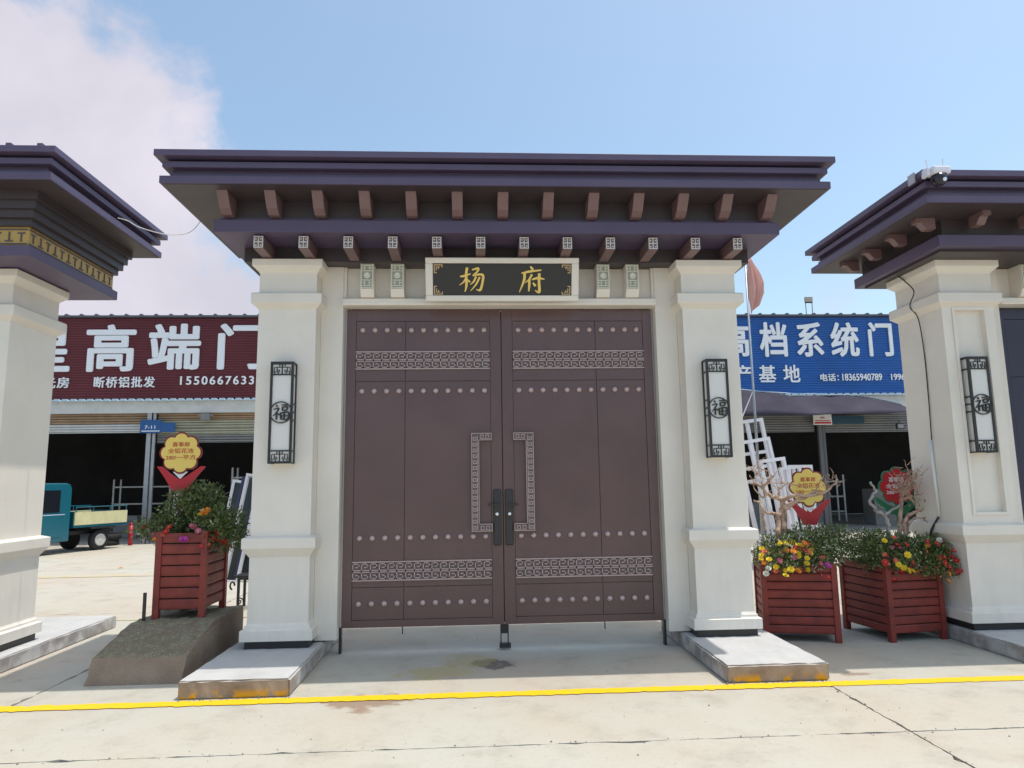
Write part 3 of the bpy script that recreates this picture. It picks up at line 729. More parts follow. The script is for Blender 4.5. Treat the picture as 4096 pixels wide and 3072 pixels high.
FU = [[(.46,1.0,.05),(.53,.90,.11),(.50,.86,.05)], [(.12,.74,.04),(.40,.80,.09),(.88,.86,.05)], [(.24,.78,.10),(.22,.48,.10),(.04,.02,.02)], [(.52,.70,.09),(.42,.52,.07),(.26,.38,.02)], [(.42,.52,.09),(.42,.30,.09),(.40,.06,.05)],
      [(.52,.50,.05),(.74,.56,.10),(1.0,.52,.04)], [(.80,.74,.10),(.79,.40,.10),(.80,.04,.11),(.64,.10,.02)], [(.56,.38,.06),(.66,.26,.10)]]
PB = thing('name_board', 'black lacquer name board with two gold characters in cream frame above bronze doors', 'sign', (0.008, -.005, 3.372))
tilt = math.atan2(.115, .41)
PB.rotation_euler.x = tilt*1.0
HB, WB = .425, .755
MB().box(-WB+.07, WB-.07, .012, .030, .055, HB-.055).obj('board', M_lacq, PB)
mb = MB()
def frame_bar(mb, x0, x1, z0, z1): mb.box(x0, x1, -.012, .040, z0, z1)
frame_bar(mb, -WB, WB, 0, .058); frame_bar(mb, -WB, WB, HB-.055, HB); frame_bar(mb, -WB, -WB+.072, .0581, HB-.0551); frame_bar(mb, WB-.072, WB, .0581, HB-.0551)
mb.obj('frame', M_cream, PB, bevel=.008)
glyph(YANG, -.305, .212, .25, .002, .0119).obj('character', M_gold, PB)
glyph(FU, .285, .212, .26, .002, .0119).obj('character', M_gold, PB)
for sx in (-1, 1):
    for sz in (-1, 1):
        cx, cz = sx*(WB-.082), HB/2+sz*(HB/2-.066)
        mb = MB()
        def seg(a0, a1, b0, b1):
            x0, x1 = sorted((cx-sx*a0, cx-sx*a1)); z0, z1 = sorted((cz-sz*b0, cz-sz*b1)); mb.box(x0, x1, .006, .0119, z0, z1)
        seg(0,.085,0,.009); seg(0,.009,.0091,.085); seg(.020,.060,.020,.028); seg(.020,.028,.0281,.060); seg(.0401,.048,.0281,.045); seg(.076,.085,.0091,.028); seg(.0091,.028,.076,.085)
        mb.obj('corner_ornament', M_gold2, PB)

# ------------------------------------------------------------------ wall lanterns
FUK = [[(.20,.98,.06),(.28,.86,.09)], [(.04,.68,.05),(.36,.76,.09),(.22,.48,.07),(.02,.26,.02)], [(.24,.52,.09),(.24,.04,.09)], [(.30,.44,.05),(.40,.34,.08)],
       [(.52,.96,.05),(.96,.98,.09)], [(.58,.82,.08),(.60,.62,.07)], [(.58,.82,.07),(.90,.84,.09),(.84,.64,.07),(.60,.64,.06)],
       [(.48,.46,.09),(.52,.04,.09)], [(.48,.46,.06),(.98,.50,.10),(.92,.06,.09),(.52,.08,.07)], [(.52,.27,.06),(.92,.29,.06)], [(.72,.46,.08),(.71,.10,.08)]]
def lantern(label, loc):
    T = thing('wall_lantern', label, 'lantern', loc, group='long wall lanterns on the gate pillars')
    w, h, d, t = .215, .95, .135, .022
    MB().box(-w/2+.012, w/2-.012, -d+.012, -.002, .012, h-.012).obj('light_panel', M_lamp, T)
    mb = MB()
    for sx in (-1, 1):
        xa, xb = sorted((sx*w/2, sx*(w/2-t)))
        mb.box(xa, xb, -d, -d+t, 0, h); mb.box(xa, xb, -.02, 0, 0, h)
    for z in (0, h-t): mb.box(-w/2+t, w/2-t, -d, -d+t, z, z+t)
    for z in (.112, h-.112-.012): mb.box(-w/2+t, w/2-t, -d, -d+.0119, z, z+.012)
    for sx in (-1, 1):
        xa, xb = sorted((sx*w/2, sx*(w/2-.011)))
        for z in (0, h-.014, .112, h-.124, .40, .475, .55): mb.box(xa, xb, -d+t, -.02, z, z+.012)
    mb.box(-w/2+.003, w/2-.003, -d+.003, -.003, h+.0002, h+.006)
    mb.obj('frame', M_black, T)
    for z0, z1 in ((t, .112), (h-.112, h-t)):
        mb = MB(); y0, y1 = -d+.002, -d+.0118; q = .0055
        mb.box(-q/2-.002, q/2+.002, y0, y1, z0, z1)
        zm = (z0+z1)/2; hh = (z1-z0)
        for sx in (-1, 1):
            def B(xa, xb, za, zb_):
                p, r = sorted((sx*xa, sx*xb)); mb.box(p, r, y0, y1, zm+za, zm+zb_)
            B(.0048,.070,.016,.016+q); B(.022,.022+q,.0161+q,hh/2); B(.045,.045+q,-.028,.0159); B(.022,.0449,-.010,-.010+q); B(.022,.022+q,-.028,-.0101)
            B(.0505,.085,-.028,-.028+q); B(.070,.070+q,-.0224,.0159); B(.0281,.0449,-.028,-.028+q); B(.066,.066+q,-hh/2,-.0281); B(.0341,.0341+q,-hh/2,-.0281)
        mb.obj('fret', M_black, T)
    mb = MB(); n = 40; r0, r1 = .094, .103; vs = []; fs = []
    for k in range(n):
        a = 2*math.pi*k/n
        for r in (r0, r1):
            for y in (-d-.003, -d+.0115): vs.append((r*math.cos(a), y, .475+r*math.sin(a)))
    for k in range(n):
        a, b = 4*k, 4*((k+1) % n)
        fs += [(a,a+2,b+2,b),(a+1,b+1,b+3,a+3),(a+2,a+3,b+3,b+2),(a,b,b+1,a+1)]
    mb.add(vs, fs).obj('roundel', M_black, T)
    glyph(FUK, 0, .475, .148, -d-.002, -d+.0115).obj('character', M_black, T)
    return T
lantern('long cream wall lantern with round black character on pillar left of bronze doors', (-2.080, -.001, 1.800))
lantern('long cream wall lantern with round black character on pillar right of bronze doors', (2.080, -.001, 1.806))
lantern('long cream wall lantern set in recessed panel of pillar at right edge', (6.84-2.105, .0145, 1.820))

# ------------------------------------------------------------------ cement slabs, ramp block, stake
def cement_slab(label, x0, x1, y0, y1, h=.137):
    bm = bmesh.new()
    cx, cy = (x0+x1)/2, (y0+y1)/2
    nx, ny, nz = 16, 28, 3
    bmesh.ops.create_cube(bm, size=1)
    bmesh.ops.scale(bm, vec=(x1-x0, y1-y0, h), verts=bm.verts); bmesh.ops.translate(bm, vec=(0, 0, h/2), verts=bm.verts)
    bmesh.ops.bevel(bm, geom=[e for e in bm.edges], offset=.012, segments=2, affect='EDGES')
    bmesh.ops.subdivide_edges(bm, edges=[e for e in bm.edges if e.calc_length() > .3], cuts=14, use_grid_fill=True)
    rn = random.Random(int(abs(x0)*100))
    for v in bm.verts:
        if v.co.z > .02:
            v.co.x += rn.gauss(0, .0035); v.co.y += rn.gauss(0, .0035); v.co.z += rn.gauss(0, .0012)
    me = bpy.data.meshes.new('cement_slab'); bm.to_mesh(me); bm.free(); me.materials.append(M_slab)
    o = bpy.data.objects.new('cement_slab', me); COL.objects.link(o); o.location = (cx, cy, 0)
    return tag(o, label, 'slab', 'cement footing slabs under the gate pillars')
cement_slab('cement slab under pillar left of bronze doors, its far half in shade', -2.539, -1.704, -1.012, .95)
cement_slab('sunlit cement slab under pillar right of bronze doors, beside slatted planter', 1.704, 2.539, -1.012, .95)
cement_slab('cement slab under the pillar at the left edge', -5.35, -4.44, -1.1, 1.9)
cement_slab('cement slab under the pillar at the right edge', 4.42, 5.25, -1.03, .92)
bk = MB()
prof = [(-.55,0),(-.485,.200),(-.465,.213),(-.02,.392),(.05,.40),(.80,.395),(.80,0)]
xs_l = {0:-3.47}
n = 22; vs = []; fs = []
rn = random.Random(12)
samples = []
for (a, b) in zip(prof[:-1], prof[1:]):
    k = max(1, int(math.dist(a, b)/.06))
    for i in range(k): samples.append((a[0]+(b[0]-a[0])*i/k, a[1]+(b[1]-a[1])*i/k))
samples.append(prof[-1])
NX = 14
for (yy, zz_) in samples:
    xl = -3.47+.10*min(1, max(0, (yy+.55)/.6)); xr = -2.70+.05*min(1, max(0, (yy+.55)/.6))
    for i in range(NX+1):
        t = i/NX; j = rn.gauss(0, .007) if zz_ > .03 else 0
        vs.append((xl+(xr-xl)*t+rn.gauss(0, .004), yy+j*.5, zz_+j))
ns = len(samples)
for i in range(ns-1):
    for k in range(NX): fs.append((i*(NX+1)+k, i*(NX+1)+k+1, (i+1)*(NX+1)+k+1, (i+1)*(NX+1)+k))
fs.append(tuple(i*(NX+1) for i in range(ns))); fs.append(tuple(i*(NX+1)+NX for i in range(ns-1, -1, -1)))
blk = bk.add(vs, fs).obj('concrete_block', M_block)
tag(blk, 'rough mossy concrete block with sloping front under the left planter', 'block')
stk = MB().box(-.014, .014, -.006, .006, 0, .25).box(-.0139, -.006, .0061, .022, 0, .249).obj('metal_stake', M_black, loc=(-3.30, .05, .395))
tag(stk, 'short black metal stake standing on the mossy concrete block', 'stake')

# ------------------------------------------------------------------ planters
def planter(label, x0, y0, w, d, h, z, rz=0, nsl=7):
    """origin at the front-left foot corner"""
    T = thing('planter_box', label, 'planter', (x0, y0, z), rz, 'red brown slatted planter boxes')
    ps = .055; leg = .075
    pm = MB().box(-ps/2, ps/2, -ps/2, ps/2, 0, h).mesh('post', M_wood)
    for x in (ps/2, w-ps/2):
        for y in (ps/2, d-ps/2): inst('post', pm, T, (x, y, 0))
    pitch = (h-leg-.01)/nsl
    prof = [(0,0),(.006,-.001),(.010,pitch*.18),(.010,pitch*.70),(.002,pitch*.86),(0,pitch*.86)]
    fm = MB().prism([(-a, b) for a, b in prof]+[(.012,pitch*.86),(.012,0)], 'x', ps+.0005, w-ps-.0005).mesh('slat', M_wood)
    sm = MB().prism([(-a, b) for a, b in prof]+[(.012,pitch*.86),(.012,0)], 'x', ps+.0005, d-ps-.0005).mesh('slat', M_wood)
    for k in range(nsl):
        zk = leg+.008+pitch*k
        inst('slat', fm, T, (0, .022, zk)); inst('slat', fm, T, (w, d-.022, zk), rot=(0, 0, math.pi))
        inst('slat', sm, T, (.022, d, zk), rot=(0, 0, -math.pi/2)); inst('slat', sm, T, (w-.022, 0, zk), rot=(0, 0, math.pi/2))
    MB().box(.036, w-.036, .036, d-.036, leg, h-.05).obj('soil', M_soil, T)
    return T
planter('slatted planter box standing on the mossy concrete block', -3.25, .09, .47, .58, .785, .402, nsl=7)
planter('slatted planter box beside right gate pillar, yellow flowers hanging over it', 2.58, .345, .72, .50, .755, 0.002, rz=R_(-14), nsl=8)
planter('slatted planter box nearest the right edge, mostly red flowers above it', 3.755, .14, .635, .72, .745, 0.002, rz=R_(8), nsl=8)

# ------------------------------------------------------------------ flowers
FCOL = {'yellow': (0.82, 0.58, 0.02), 'white': (0.78, 0.78, 0.66), 'red': (0.55, 0.012, 0.022), 'pink': (0.62, 0.11, 0.22), 'magenta': (0.48, 0.03, 0.34), 'orange': (0.80, 0.24, 0.015), 'coral': (0.70, 0.14, 0.09)}
FM = {}
for nme, c in FCOL.items():
    mb = MB(); mm = [mat('petal_'+nme, c, 0.55, var=.2, vscale=40), mat('flower_eye', (0.62, 0.42, 0.03), 0.6)]
    for ring, (r, zt, nn, w) in enumerate(((1.0, .22, 7, .48), (.62, .42, 6, .36))):
        for k in range(nn):
            a = 2*math.pi*(k+.5*ring)/nn; ca, sa = math.cos(a), math.sin(a)
            def P(rr, tt, z): return (ca*rr-sa*tt, sa*rr+ca*tt, z)
            mb.add([P(.06,0,.0), P(r*.65,-w,zt*.55), P(r,0,zt), P(r*.65,w,zt*.55)], [(0,1,2,3)], 0)
    mb.lathe((0,0,0), [(.16,.10),(.14,.30),(.04,.38)], 'z', 6, 1)
    FM[nme] = mb.mesh('flower', mm)
def inside(p, ell):
    for (c, r) in ell:
        if sum(((p[i]-c[i])/r[i])**2 for i in range(3)) < 1: return True
    return False
def bush(name, label, cat, base, ells, nleaf, leafsize, flowers, seed, mixw=(.65, .33, .02), stems=30):
    rn = random.Random(seed)
    T = thing(name, label, cat, base, group='flowering plants in the planter boxes')
    mb = MB()
    vol = [r[0]*r[1]*r[2] for c, r in ells]
    for _ in range(nleaf):
        c, r = rn.choices(ells, vol)[0]
        d = Vector((rn.gauss(0,1), rn.gauss(0,1), rn.gauss(0,1))).normalized()
        q = rn.random()**.42*(1+.22*math.sin(d.x*7+seed)*math.cos(d.y*6+d.z*5))
        p = Vector((c[0]+d.x*r[0]*q, c[1]+d.y*r[1]*q, c[2]+d.z*r[2]*q))
        if d.z < -.6 and rn.random() < .5: continue
        ax = (d*0.7+Vector((rn.gauss(0,.6), rn.gauss(0,.6), rn.gauss(.25,.6)))).normalized()
        sd = ax.cross(Vector((rn.gauss(0,1), rn.gauss(0,1), rn.gauss(0,1)))).normalized()
        nl = ax.cross(sd)
        L = leafsize*rn.uniform(.6, 1.4); w = L*rn.uniform(.16, .30)
        mi = rn.choices((0, 1, 2), mixw)[0]
        mb.add([p, p+ax*L*.45+sd*w+nl*L*.08, p+ax*L, p+ax*L*.45-sd*w+nl*L*.08], [(0,1,2,3)], mi)
    fo = mb.obj('foliage', [M_leaf, M_leaf2, M_leaf3], T); fo['kind'] = 'stuff'
    st = MB()
    for _ in range(stems):
        c, r = rn.choices(ells, vol)[0]
        a = Vector((c[0]*.75+rn.uniform(-.08,.08), c[1]*.75+rn.uniform(-.08,.08), -.04))
        b = Vector((c[0]+rn.uniform(-.8,.8)*r[0], c[1]+rn.uniform(-.8,.8)*r[1], c[2]+rn.uniform(0,.8)*r[2]))
        m_ = (a+b)/2+Vector((rn.gauss(0,.03), rn.gauss(0,.03), .05))
        st.tube([a, m_, b], [.005,.004,.002], 5)
    st.obj('stem', mat('plant_stem', (0.10, 0.075, 0.03), .7), T)
    for (x, y, z, colr, s) in flowers:
        d = Vector((rn.gauss(0,.35)+ (x*.8), -0.75+rn.gauss(0,.25), .6+rn.gauss(0,.3))).normalized()
        inst('flower', FM[colr], T, (x, y, z), rot=d.to_track_quat('Z', 'Y').to_euler(), scale=s*1.22)
    return T
rf = random.Random(21)
# left planter: origin at its centre top
fl = [(-.50,-.10,.03,'red',.022),(-.33,-.22,-.02,'pink',.024),(-.13,-.34,.055,'red',.026),(-.15,-.36,.015,'red',.024),(-.17,-.37,-.01,'coral',.022),(.17,-.30,.19,'orange',.034),(.145,-.32,.165,'yellow',.026),(.20,-.30,.21,'orange',.024),
      (.105,-.36,.055,'pink',.027),(.15,-.37,.02,'pink',.026),(.09,-.38,.07,'pink',.020),(.04,-.40,-.055,'magenta',.030),(.015,-.41,-.05,'magenta',.022),(.30,-.30,-.01,'red',.024),(.36,-.25,-.10,'red',.026),(.33,-.30,-.075,'red',.024),(.28,-.33,-.06,'red',.022),(.24,-.36,-.11,'coral',.022),(.38,-.2,-.13,'red',.024),(.19,-.38,-.12,'red',.020),(-.24,-.38,-.05,'orange',.020),(.40,-.12,-.04,'coral',.02),(-.45,-.15,.06,'red',.018)]
bush('flowering_plant', 'leafy dark green bush with few pink, red and orange flowers on the left', 'plant', (-3.02, .47, 1.17),
     [((-.05,.02,.20),(.30,.26,.24)),((-.30,-.08,.02),(.26,.22,.14)),((.27,-.15,.05),(.24,.26,.19)),((.02,.05,.33),(.20,.18,.14)),((.34,-.12,-.07),(.17,.20,.14))], 7200, .040, fl, 4, (.60,.38,.02))
fl = []
for k in range(48): fl.append((rf.uniform(-.44,.10), rf.uniform(-.38,-.22), rf.uniform(-.06,.22), rf.choices(('yellow','white','orange','coral'),(9,3,3,1))[0], rf.uniform(.018,.027)))
fl += [(-.42,-.36,-.07,'white',.027),(-.40,-.37,-.02,'white',.026),(-.19,-.40,-.03,'yellow',.031),(-.25,-.41,-.085,'yellow',.027),(-.12,-.40,-.045,'orange',.029),(-.02,-.38,.02,'yellow',.026),
       (-.03,-.34,.15,'red',.026),(.01,-.34,.20,'red',.027),(.02,-.34,.13,'coral',.028),(-.10,-.34,.17,'red',.024),(.14,-.38,.07,'coral',.029),(.18,-.40,0,'magenta',.030),(-.13,-.36,.08,'pink',.026),(.10,-.41,-.09,'red',.024),(.16,-.42,-.11,'red',.022),(.12,-.38,.02,'pink',.02),(-.28,-.36,.05,'pink',.025),(-.09,-.36,.12,'yellow',.027)]
bush('flowering_plant', 'bushy plant full of yellow and white flowers around driftwood by right pillar', 'plant', (2.96, .47, .755),
     [((-.17,-.12,.08),(.28,.28,.20)),((.14,-.08,.12),(.33,.30,.24)),((.42,-.05,.16),(.26,.26,.20)),((-.22,-.26,.03),(.22,.12,.10)),((.10,-.26,.04),(.24,.10,.10))], 13000, .031, fl, 8, (.40,.46,.14))
fl = []
for k in range(44): fl.append((rf.uniform(-.36,.46), rf.uniform(-.42,-.28), rf.uniform(-.08,.22), rf.choices(('red','coral','pink','yellow'),(9,3,2,1))[0], rf.uniform(.015,.024)))
fl += [(-.14,-.40,.10,'yellow',.030),(-.24,-.40,.01,'yellow',.028),(-.20,-.42,-.02,'yellow',.027),(-.16,-.43,-.045,'yellow',.026),(-.12,-.43,-.05,'yellow',.022),(-.36,-.38,.03,'red',.030),(.33,-.38,.06,'red',.031),(.36,-.38,.03,'red',.027),(.18,-.40,.06,'red',.027),(.22,-.41,.02,'red',.027),(.26,-.42,-.03,'red',.026),(.32,-.42,-.07,'red',.025),(.24,-.43,-.08,'orange',.024),(.38,-.36,-.09,'magenta',.027),(.22,-.44,-.15,'orange',.024),(.30,-.25,.22,'white',.028),(.45,-.2,.14,'white',.022),(.14,-.28,.17,'yellow',.022),(-.30,-.42,-.13,'red',.024),(-.30,-.3,.23,'yellow',.025),(-.20,-.3,.26,'coral',.024)]
bush('flowering_plant', 'trailing dark green plant with scattered red flowers nearest the right edge', 'plant', (4.08, .46, .74),
     [((-.16,-.08,.08),(.30,.30,.22)),((.18,-.10,.07),(.34,.30,.20)),((.46,-.05,.06),(.22,.22,.19)),((.06,-.34,.0),(.38,.10,.11)),((-.34,-.10,.14),(.22,.24,.18)),((.26,-.32,-.05),(.24,.09,.11)),((-.20,-.30,.02),(.18,.09,.10))], 16000, .031, fl, 15, (.66,.30,.04))

# ------------------------------------------------------------------ driftwood
def wood(label, loc, branches, m, seed, twigs):
    rn = random.Random(seed)
    mb = MB()
    def grow(pts, r0, r1):
        q = []
        P = [Vector(p)-Vector(loc) for p in pts]
        for i in range(len(P)-1):
            for k in range(4): q.append(P[i].lerp(P[i+1], k/4)+Vector((rn.gauss(0,.006), rn.gauss(0,.010), rn.gauss(0,.006))))
        q.append(P[-1]); n = len(q)
        mb.tube(q, [(r0+(r1-r0)*i/(n-1))*rn.uniform(.85,1.18) for i in range(n)], 7)
    for (pts, r0, r1) in branches: grow(pts, r0, r1)
    for (c, spread, n, ln) in twigs:
        for _ in range(n):
            a = Vector(c)+Vector((rn.gauss(0,spread[0]), rn.gauss(0,spread[1]), rn.gauss(0,spread[2])))
            d = Vector((rn.gauss(0,1), rn.gauss(0,1), rn.gauss(.2,1))).normalized()*ln*rn.uniform(.5,1.3)
            grow([a, a+d*.5+Vector((rn.gauss(0,.012),)*3), a+d], .0045, .0015)
    o = mb.obj('driftwood', m, loc=loc, smooth=True)
    return tag(o, label, 'driftwood', 'driftwood pieces in the planters')
def sh(pts, dys):
    return [(p[0], p[1]+dy, p[2]) for p, dy in zip(pts, dys)]
Y = .45
wood('tan branching driftwood set among yellow flowers in front of leaning white frames', (2.88, Y, .78), [
    ([(2.88,Y,.78),(2.88,Y,1.0),(2.89,Y,1.16),(2.91,Y,1.28)], .045, .030),
    ([(2.81,Y-.03,.78),(2.81,Y-.03,1.0),(2.83,Y-.02,1.15),(2.85,Y,1.23),(2.91,Y,1.30)], .032, .022),
    ([(2.93,Y+.04,.78),(2.94,Y+.05,1.05),(2.92,Y+.02,1.28)], .030, .022),
    ([(2.91,Y,1.28),(3.03,Y-.03,1.36),(3.13,Y-.05,1.40),(3.24,Y-.08,1.47)], .026, .012),
    ([(2.91,Y,1.28),(2.90,Y,1.37),(3.03,Y-.06,1.43),(3.17,Y-.10,1.42),(3.30,Y-.12,1.45),(3.40,Y-.12,1.53),(3.45,Y-.1,1.58)], .025, .008),
    ([(2.91,Y,1.30),(2.93,Y+.02,1.38),(2.82,Y+.03,1.41),(2.75,Y+.02,1.44),(2.69,Y,1.51),(2.62,Y-.03,1.54),(2.56,Y-.04,1.55)], .026, .008),
    ([(2.69,Y,1.51),(2.73,Y-.03,1.57),(2.80,Y-.04,1.61),(2.76,Y-.04,1.67),(2.67,Y-.03,1.72)], .014, .004),
    ([(2.85,Y,1.23),(2.73,Y-.05,1.25),(2.66,Y-.06,1.27),(2.65,Y-.05,1.36),(2.58,Y-.05,1.38)], .018, .008),
    ([(2.66,Y-.06,1.27),(2.66,Y-.06,1.18),(2.68,Y-.06,1.06)], .014, .010),
    ([(2.75,Y+.02,1.44),(2.70,Y+.02,1.40),(2.64,Y+.02,1.46),(2.60,Y,1.60)], .012, .004),
    ([(2.90,Y,1.32),(2.89,Y+.05,1.43),(2.90,Y+.07,1.49),(3.00,Y+.08,1.55),(3.10,Y+.05,1.52)], .016, .005),
    ([(2.69,Y,1.52),(2.83,Y+.06,1.56),(3.00,Y+.08,1.54)], .009, .004),
    ([(3.13,Y-.05,1.40),(3.28,Y-.02,1.50),(3.36,Y,1.62)], .010, .003)], M_drift, 31,
    [((2.64,Y,1.66),(.06,.05,.06),22,.13),((3.38,Y-.1,1.54),(.05,.03,.04),14,.12),((2.9,Y,1.52),(.08,.05,.05),8,.12)])
wood('tangled brown driftwood in front of the green-edged flower sign', (4.15, Y, .80), [
    ([(4.05,Y,.80),(4.09,Y,.98),(4.14,Y,1.07),(4.16,Y,1.23),(4.17,Y,1.35),(4.21,Y-.02,1.47),(4.30,Y-.04,1.57),(4.34,Y-.04,1.61)], .028, .008),
    ([(4.15,Y,.80),(4.18,Y,1.09),(4.21,Y-.02,1.20),(4.27,Y-.04,1.23),(4.34,Y-.05,1.25),(4.37,Y-.05,1.27)], .026, .010),
    ([(4.18,Y,1.37),(4.24,Y-.03,1.38),(4.28,Y-.04,1.33),(4.31,Y-.04,1.26)], .014, .008),
    ([(4.20,Y,1.0),(4.22,Y-.04,1.15),(4.29,Y-.06,1.18),(4.35,Y-.07,1.17),(4.38,Y-.07,1.13)], .014, .006),
    ([(4.21,Y-.02,1.47),(4.27,Y,1.66),(4.24,Y,1.78)], .008, .002), ([(4.22,Y,1.49),(4.31,Y-.04,1.60),(4.38,Y-.10,1.73)], .010, .002), ([(4.20,Y,1.49),(4.18,Y+.02,1.61),(4.21,Y,1.64)], .010, .004)], M_drift, 33,
    [((4.24,Y-.02,1.48),(.06,.04,.08),80,.11),((4.30,Y-.06,1.62),(.04,.03,.05),12,.12)])
wood('thin grey driftwood branch beside the tangled brown driftwood', (4.03, Y-.05, .80), [
    ([(3.99,Y-.05,.80),(3.98,Y-.05,1.11),(3.95,Y-.06,1.20),(3.84,Y-.08,1.27),(3.78,Y-.08,1.35),(3.87,Y-.07,1.45),(3.82,Y-.06,1.55)], .022, .011),
    ([(3.95,Y-.06,1.20),(4.14,Y-.03,1.31),(4.18,Y,1.35)], .014, .009)], M_drift2, 35, [((3.9,Y-.08,1.3),(.02,.02,.03),2,.05)])

# ------------------------------------------------------------------ flower-shaped price signs
def flower_poly(r, n=8, depth=.20, m=96, sq=1.0):
    return [((r*(1-depth+depth*abs(math.cos(n/2*a))**.6))*math.cos(a), (r*sq*(1-depth+depth*abs(math.cos(n/2*a))**.6))*math.sin(a)) for a in (2*math.pi*k/m+.15 for k in range(m))]
def price_sign(label, loc, style, lines, rz=0):
    T = thing('price_sign', label, 'sign', loc, rz, 'flower shaped price signs in the planters')
    back, face, leaf = ((M_sgd, M_sgy, M_sgr) if style == 'yellow' else (M_sgg, M_sgr, M_sgg))
    zc = .0
    leafp = [(-.235,-.135),(-.185,-.135),(-.10,-.205),(0,-.275),(.10,-.205),(.20,-.135),(.245,-.14),(.16,-.245),(.10,-.335),(.075,-.40),(-.075,-.40),(-.10,-.335),(-.155,-.245)]
    if style != 'yellow': leafp = [(-.27,-.10),(-.20,-.13),(-.10,-.20),(0,-.235),(.10,-.20),(.16,-.13),(.25,-.10),(.20,-.20),(.10,-.285),(.03,-.31),(.012,-.40),(-.012,-.40),(-.03,-.31),(-.12,-.285),(-.22,-.20)]
    MB().prism(leafp, 'y', .0, .010).obj('leaf_board', leaf, T)
    if style == 'yellow': MB().prism([(-.075,-.19),(.075,-.19),(0,-.262)], 'y', -.0015, -.0002).obj('white_wedge', M_white, T)
    MB().prism(flower_poly(.212), 'y', -.012, -.002).obj('flower_edge', back, T)
    MB().prism(flower_poly(.194), 'y', -.0165, -.0122).obj('flower_face', face, T)
    MB().box(-.014, .014, .0102, .024, -.95, -.20).obj('stick', leaf, T)
    tm = M_sgtext if style == 'yellow' else M_white
    for (txt, x0, x1, z0, z1) in lines: text_obj('lettering', txt, (x0, x1, z0, z1), -.0185, tm, T, bold=.012, extr=.0018)
    return T
LN = [('喜事郎', -.085, .085, .060, .108), ('全铝花池', -.125, .125, -.005, .045), ('280一平方', -.145, .150, -.072, -.022)]
price_sign('yellow flower-shaped price sign with red leaves above the leafy bush on the left', (-3.235, .52, 1.941), 'yellow', LN)
price_sign('yellow flower-shaped price sign with red leaves behind tan branching driftwood', (3.30, .70, 1.500), 'yellow', LN)
price_sign('red flower-shaped price sign with green edge behind tangled driftwood', (4.29, .70, 1.495), 'red', [('喜事郎', -.095, .075, .045, .10), ('全铝花池', -.125, .125, -.02, .03), ('280一平方', -.13, .13, -.085, -.038)])

# ------------------------------------------------------------------ camera, conduit, cables
T = thing('security_camera', 'white dome security camera with two antennas on corner of right gate roof', 'camera', (3.97, -.86, 4.24))
MB().box(-.085, .085, -.085, .035, .075, .150).obj('housing', M_camw, T, bevel=.018)
MB().lathe((.0, -.025, 0), [(.066,.078),(.068,.04),(.058,.005),(.034,-.018),(.01,-.024)], 'z', 18).obj('dome', M_camd, T, smooth=True)
MB().lathe((.012, -.080, .018), [(.020,.01),(.020,-.006),(.014,-.010)], 'y', 12).obj('lens', M_chrome, T)
MB().box(-.115, -.0855, -.04, .045, .07, .145).obj('wall_bracket', M_camw, T, bevel=.004)
MB().tube([(-.075, .0, .148), (-.090, .0, .235)], .0045, 6).obj('antenna', M_camw, T); MB().tube([(.072, .0, .148), (.074, .0, .250)], .0045, 6).obj('antenna', M_camw, T)
o = MB().box(-.006, .006, -.05, .05, 0, .10).obj('junction_box', M_greymet, loc=(3.838, -.70, 4.31), bevel=.002)
tag(o, 'flat grey junction plate on roof edge beside the security camera', 'box')
o = MB().tube([(0,0,0),(0,-.024,-.775)], .016, 10).obj('conduit_pipe', M_pipe, loc=(4.459, .319, 1.967), smooth=True)
tag(o, 'white conduit pipe on the shaded side of right gate pillar', 'pipe')
def curve_tube(name, pts, r, m, label, cat, loc, sub=6):
    P = [Vector(p) for p in pts]; q = []
    n = len(P)
    for i in range(n-1):
        p0, p1, p2, p3 = P[max(i-1,0)], P[i], P[i+1], P[min(i+2,n-1)]
        for k in range(sub):
            t = k/sub; q.append(0.5*((2*p1)+(-p0+p2)*t+(2*p0-5*p1+4*p2-p3)*t*t+(-p0+3*p1-3*p2+p3)*t**3)-Vector(loc))
    q.append(P[-1]-Vector(loc))
    o = MB().tube(q, r, 6).obj(name, m, loc=loc, smooth=True)
    return tag(o, label, cat)
curve_tube('cable', [(4.40,.50,3.79),(4.408,.40,3.70),(4.41,.27,3.55),(4.408,.36,3.41),(4.44,.29,3.26),(4.468,.29,2.9),(4.468,.292,2.4),(4.462,.30,1.972)], .006, M_black, 'thin black cable running down the side of right gate pillar', 'cable', (4.462,.30,1.97))
curve_tube('hose', [(4.455,.30,1.185),(4.43,.31,1.14),(4.40,.35,1.05),(4.395,.39,.92),(4.40,.42,.78)], .012, M_black, 'short black hose curving from the conduit pipe towards the flowers', 'hose', (4.40,.42,.78))
curve_tube('cable', [(-3.905,.30,4.33),(-3.80,.30,4.30),(-3.677,.30,4.23),(-3.40,.28,4.150),(-3.16,.24,4.155),(-3.028,.20,4.27)], .0045, M_pipe, 'thin white wire sagging between the left and middle roofs', 'cable', (-3.905,.30,4.33))

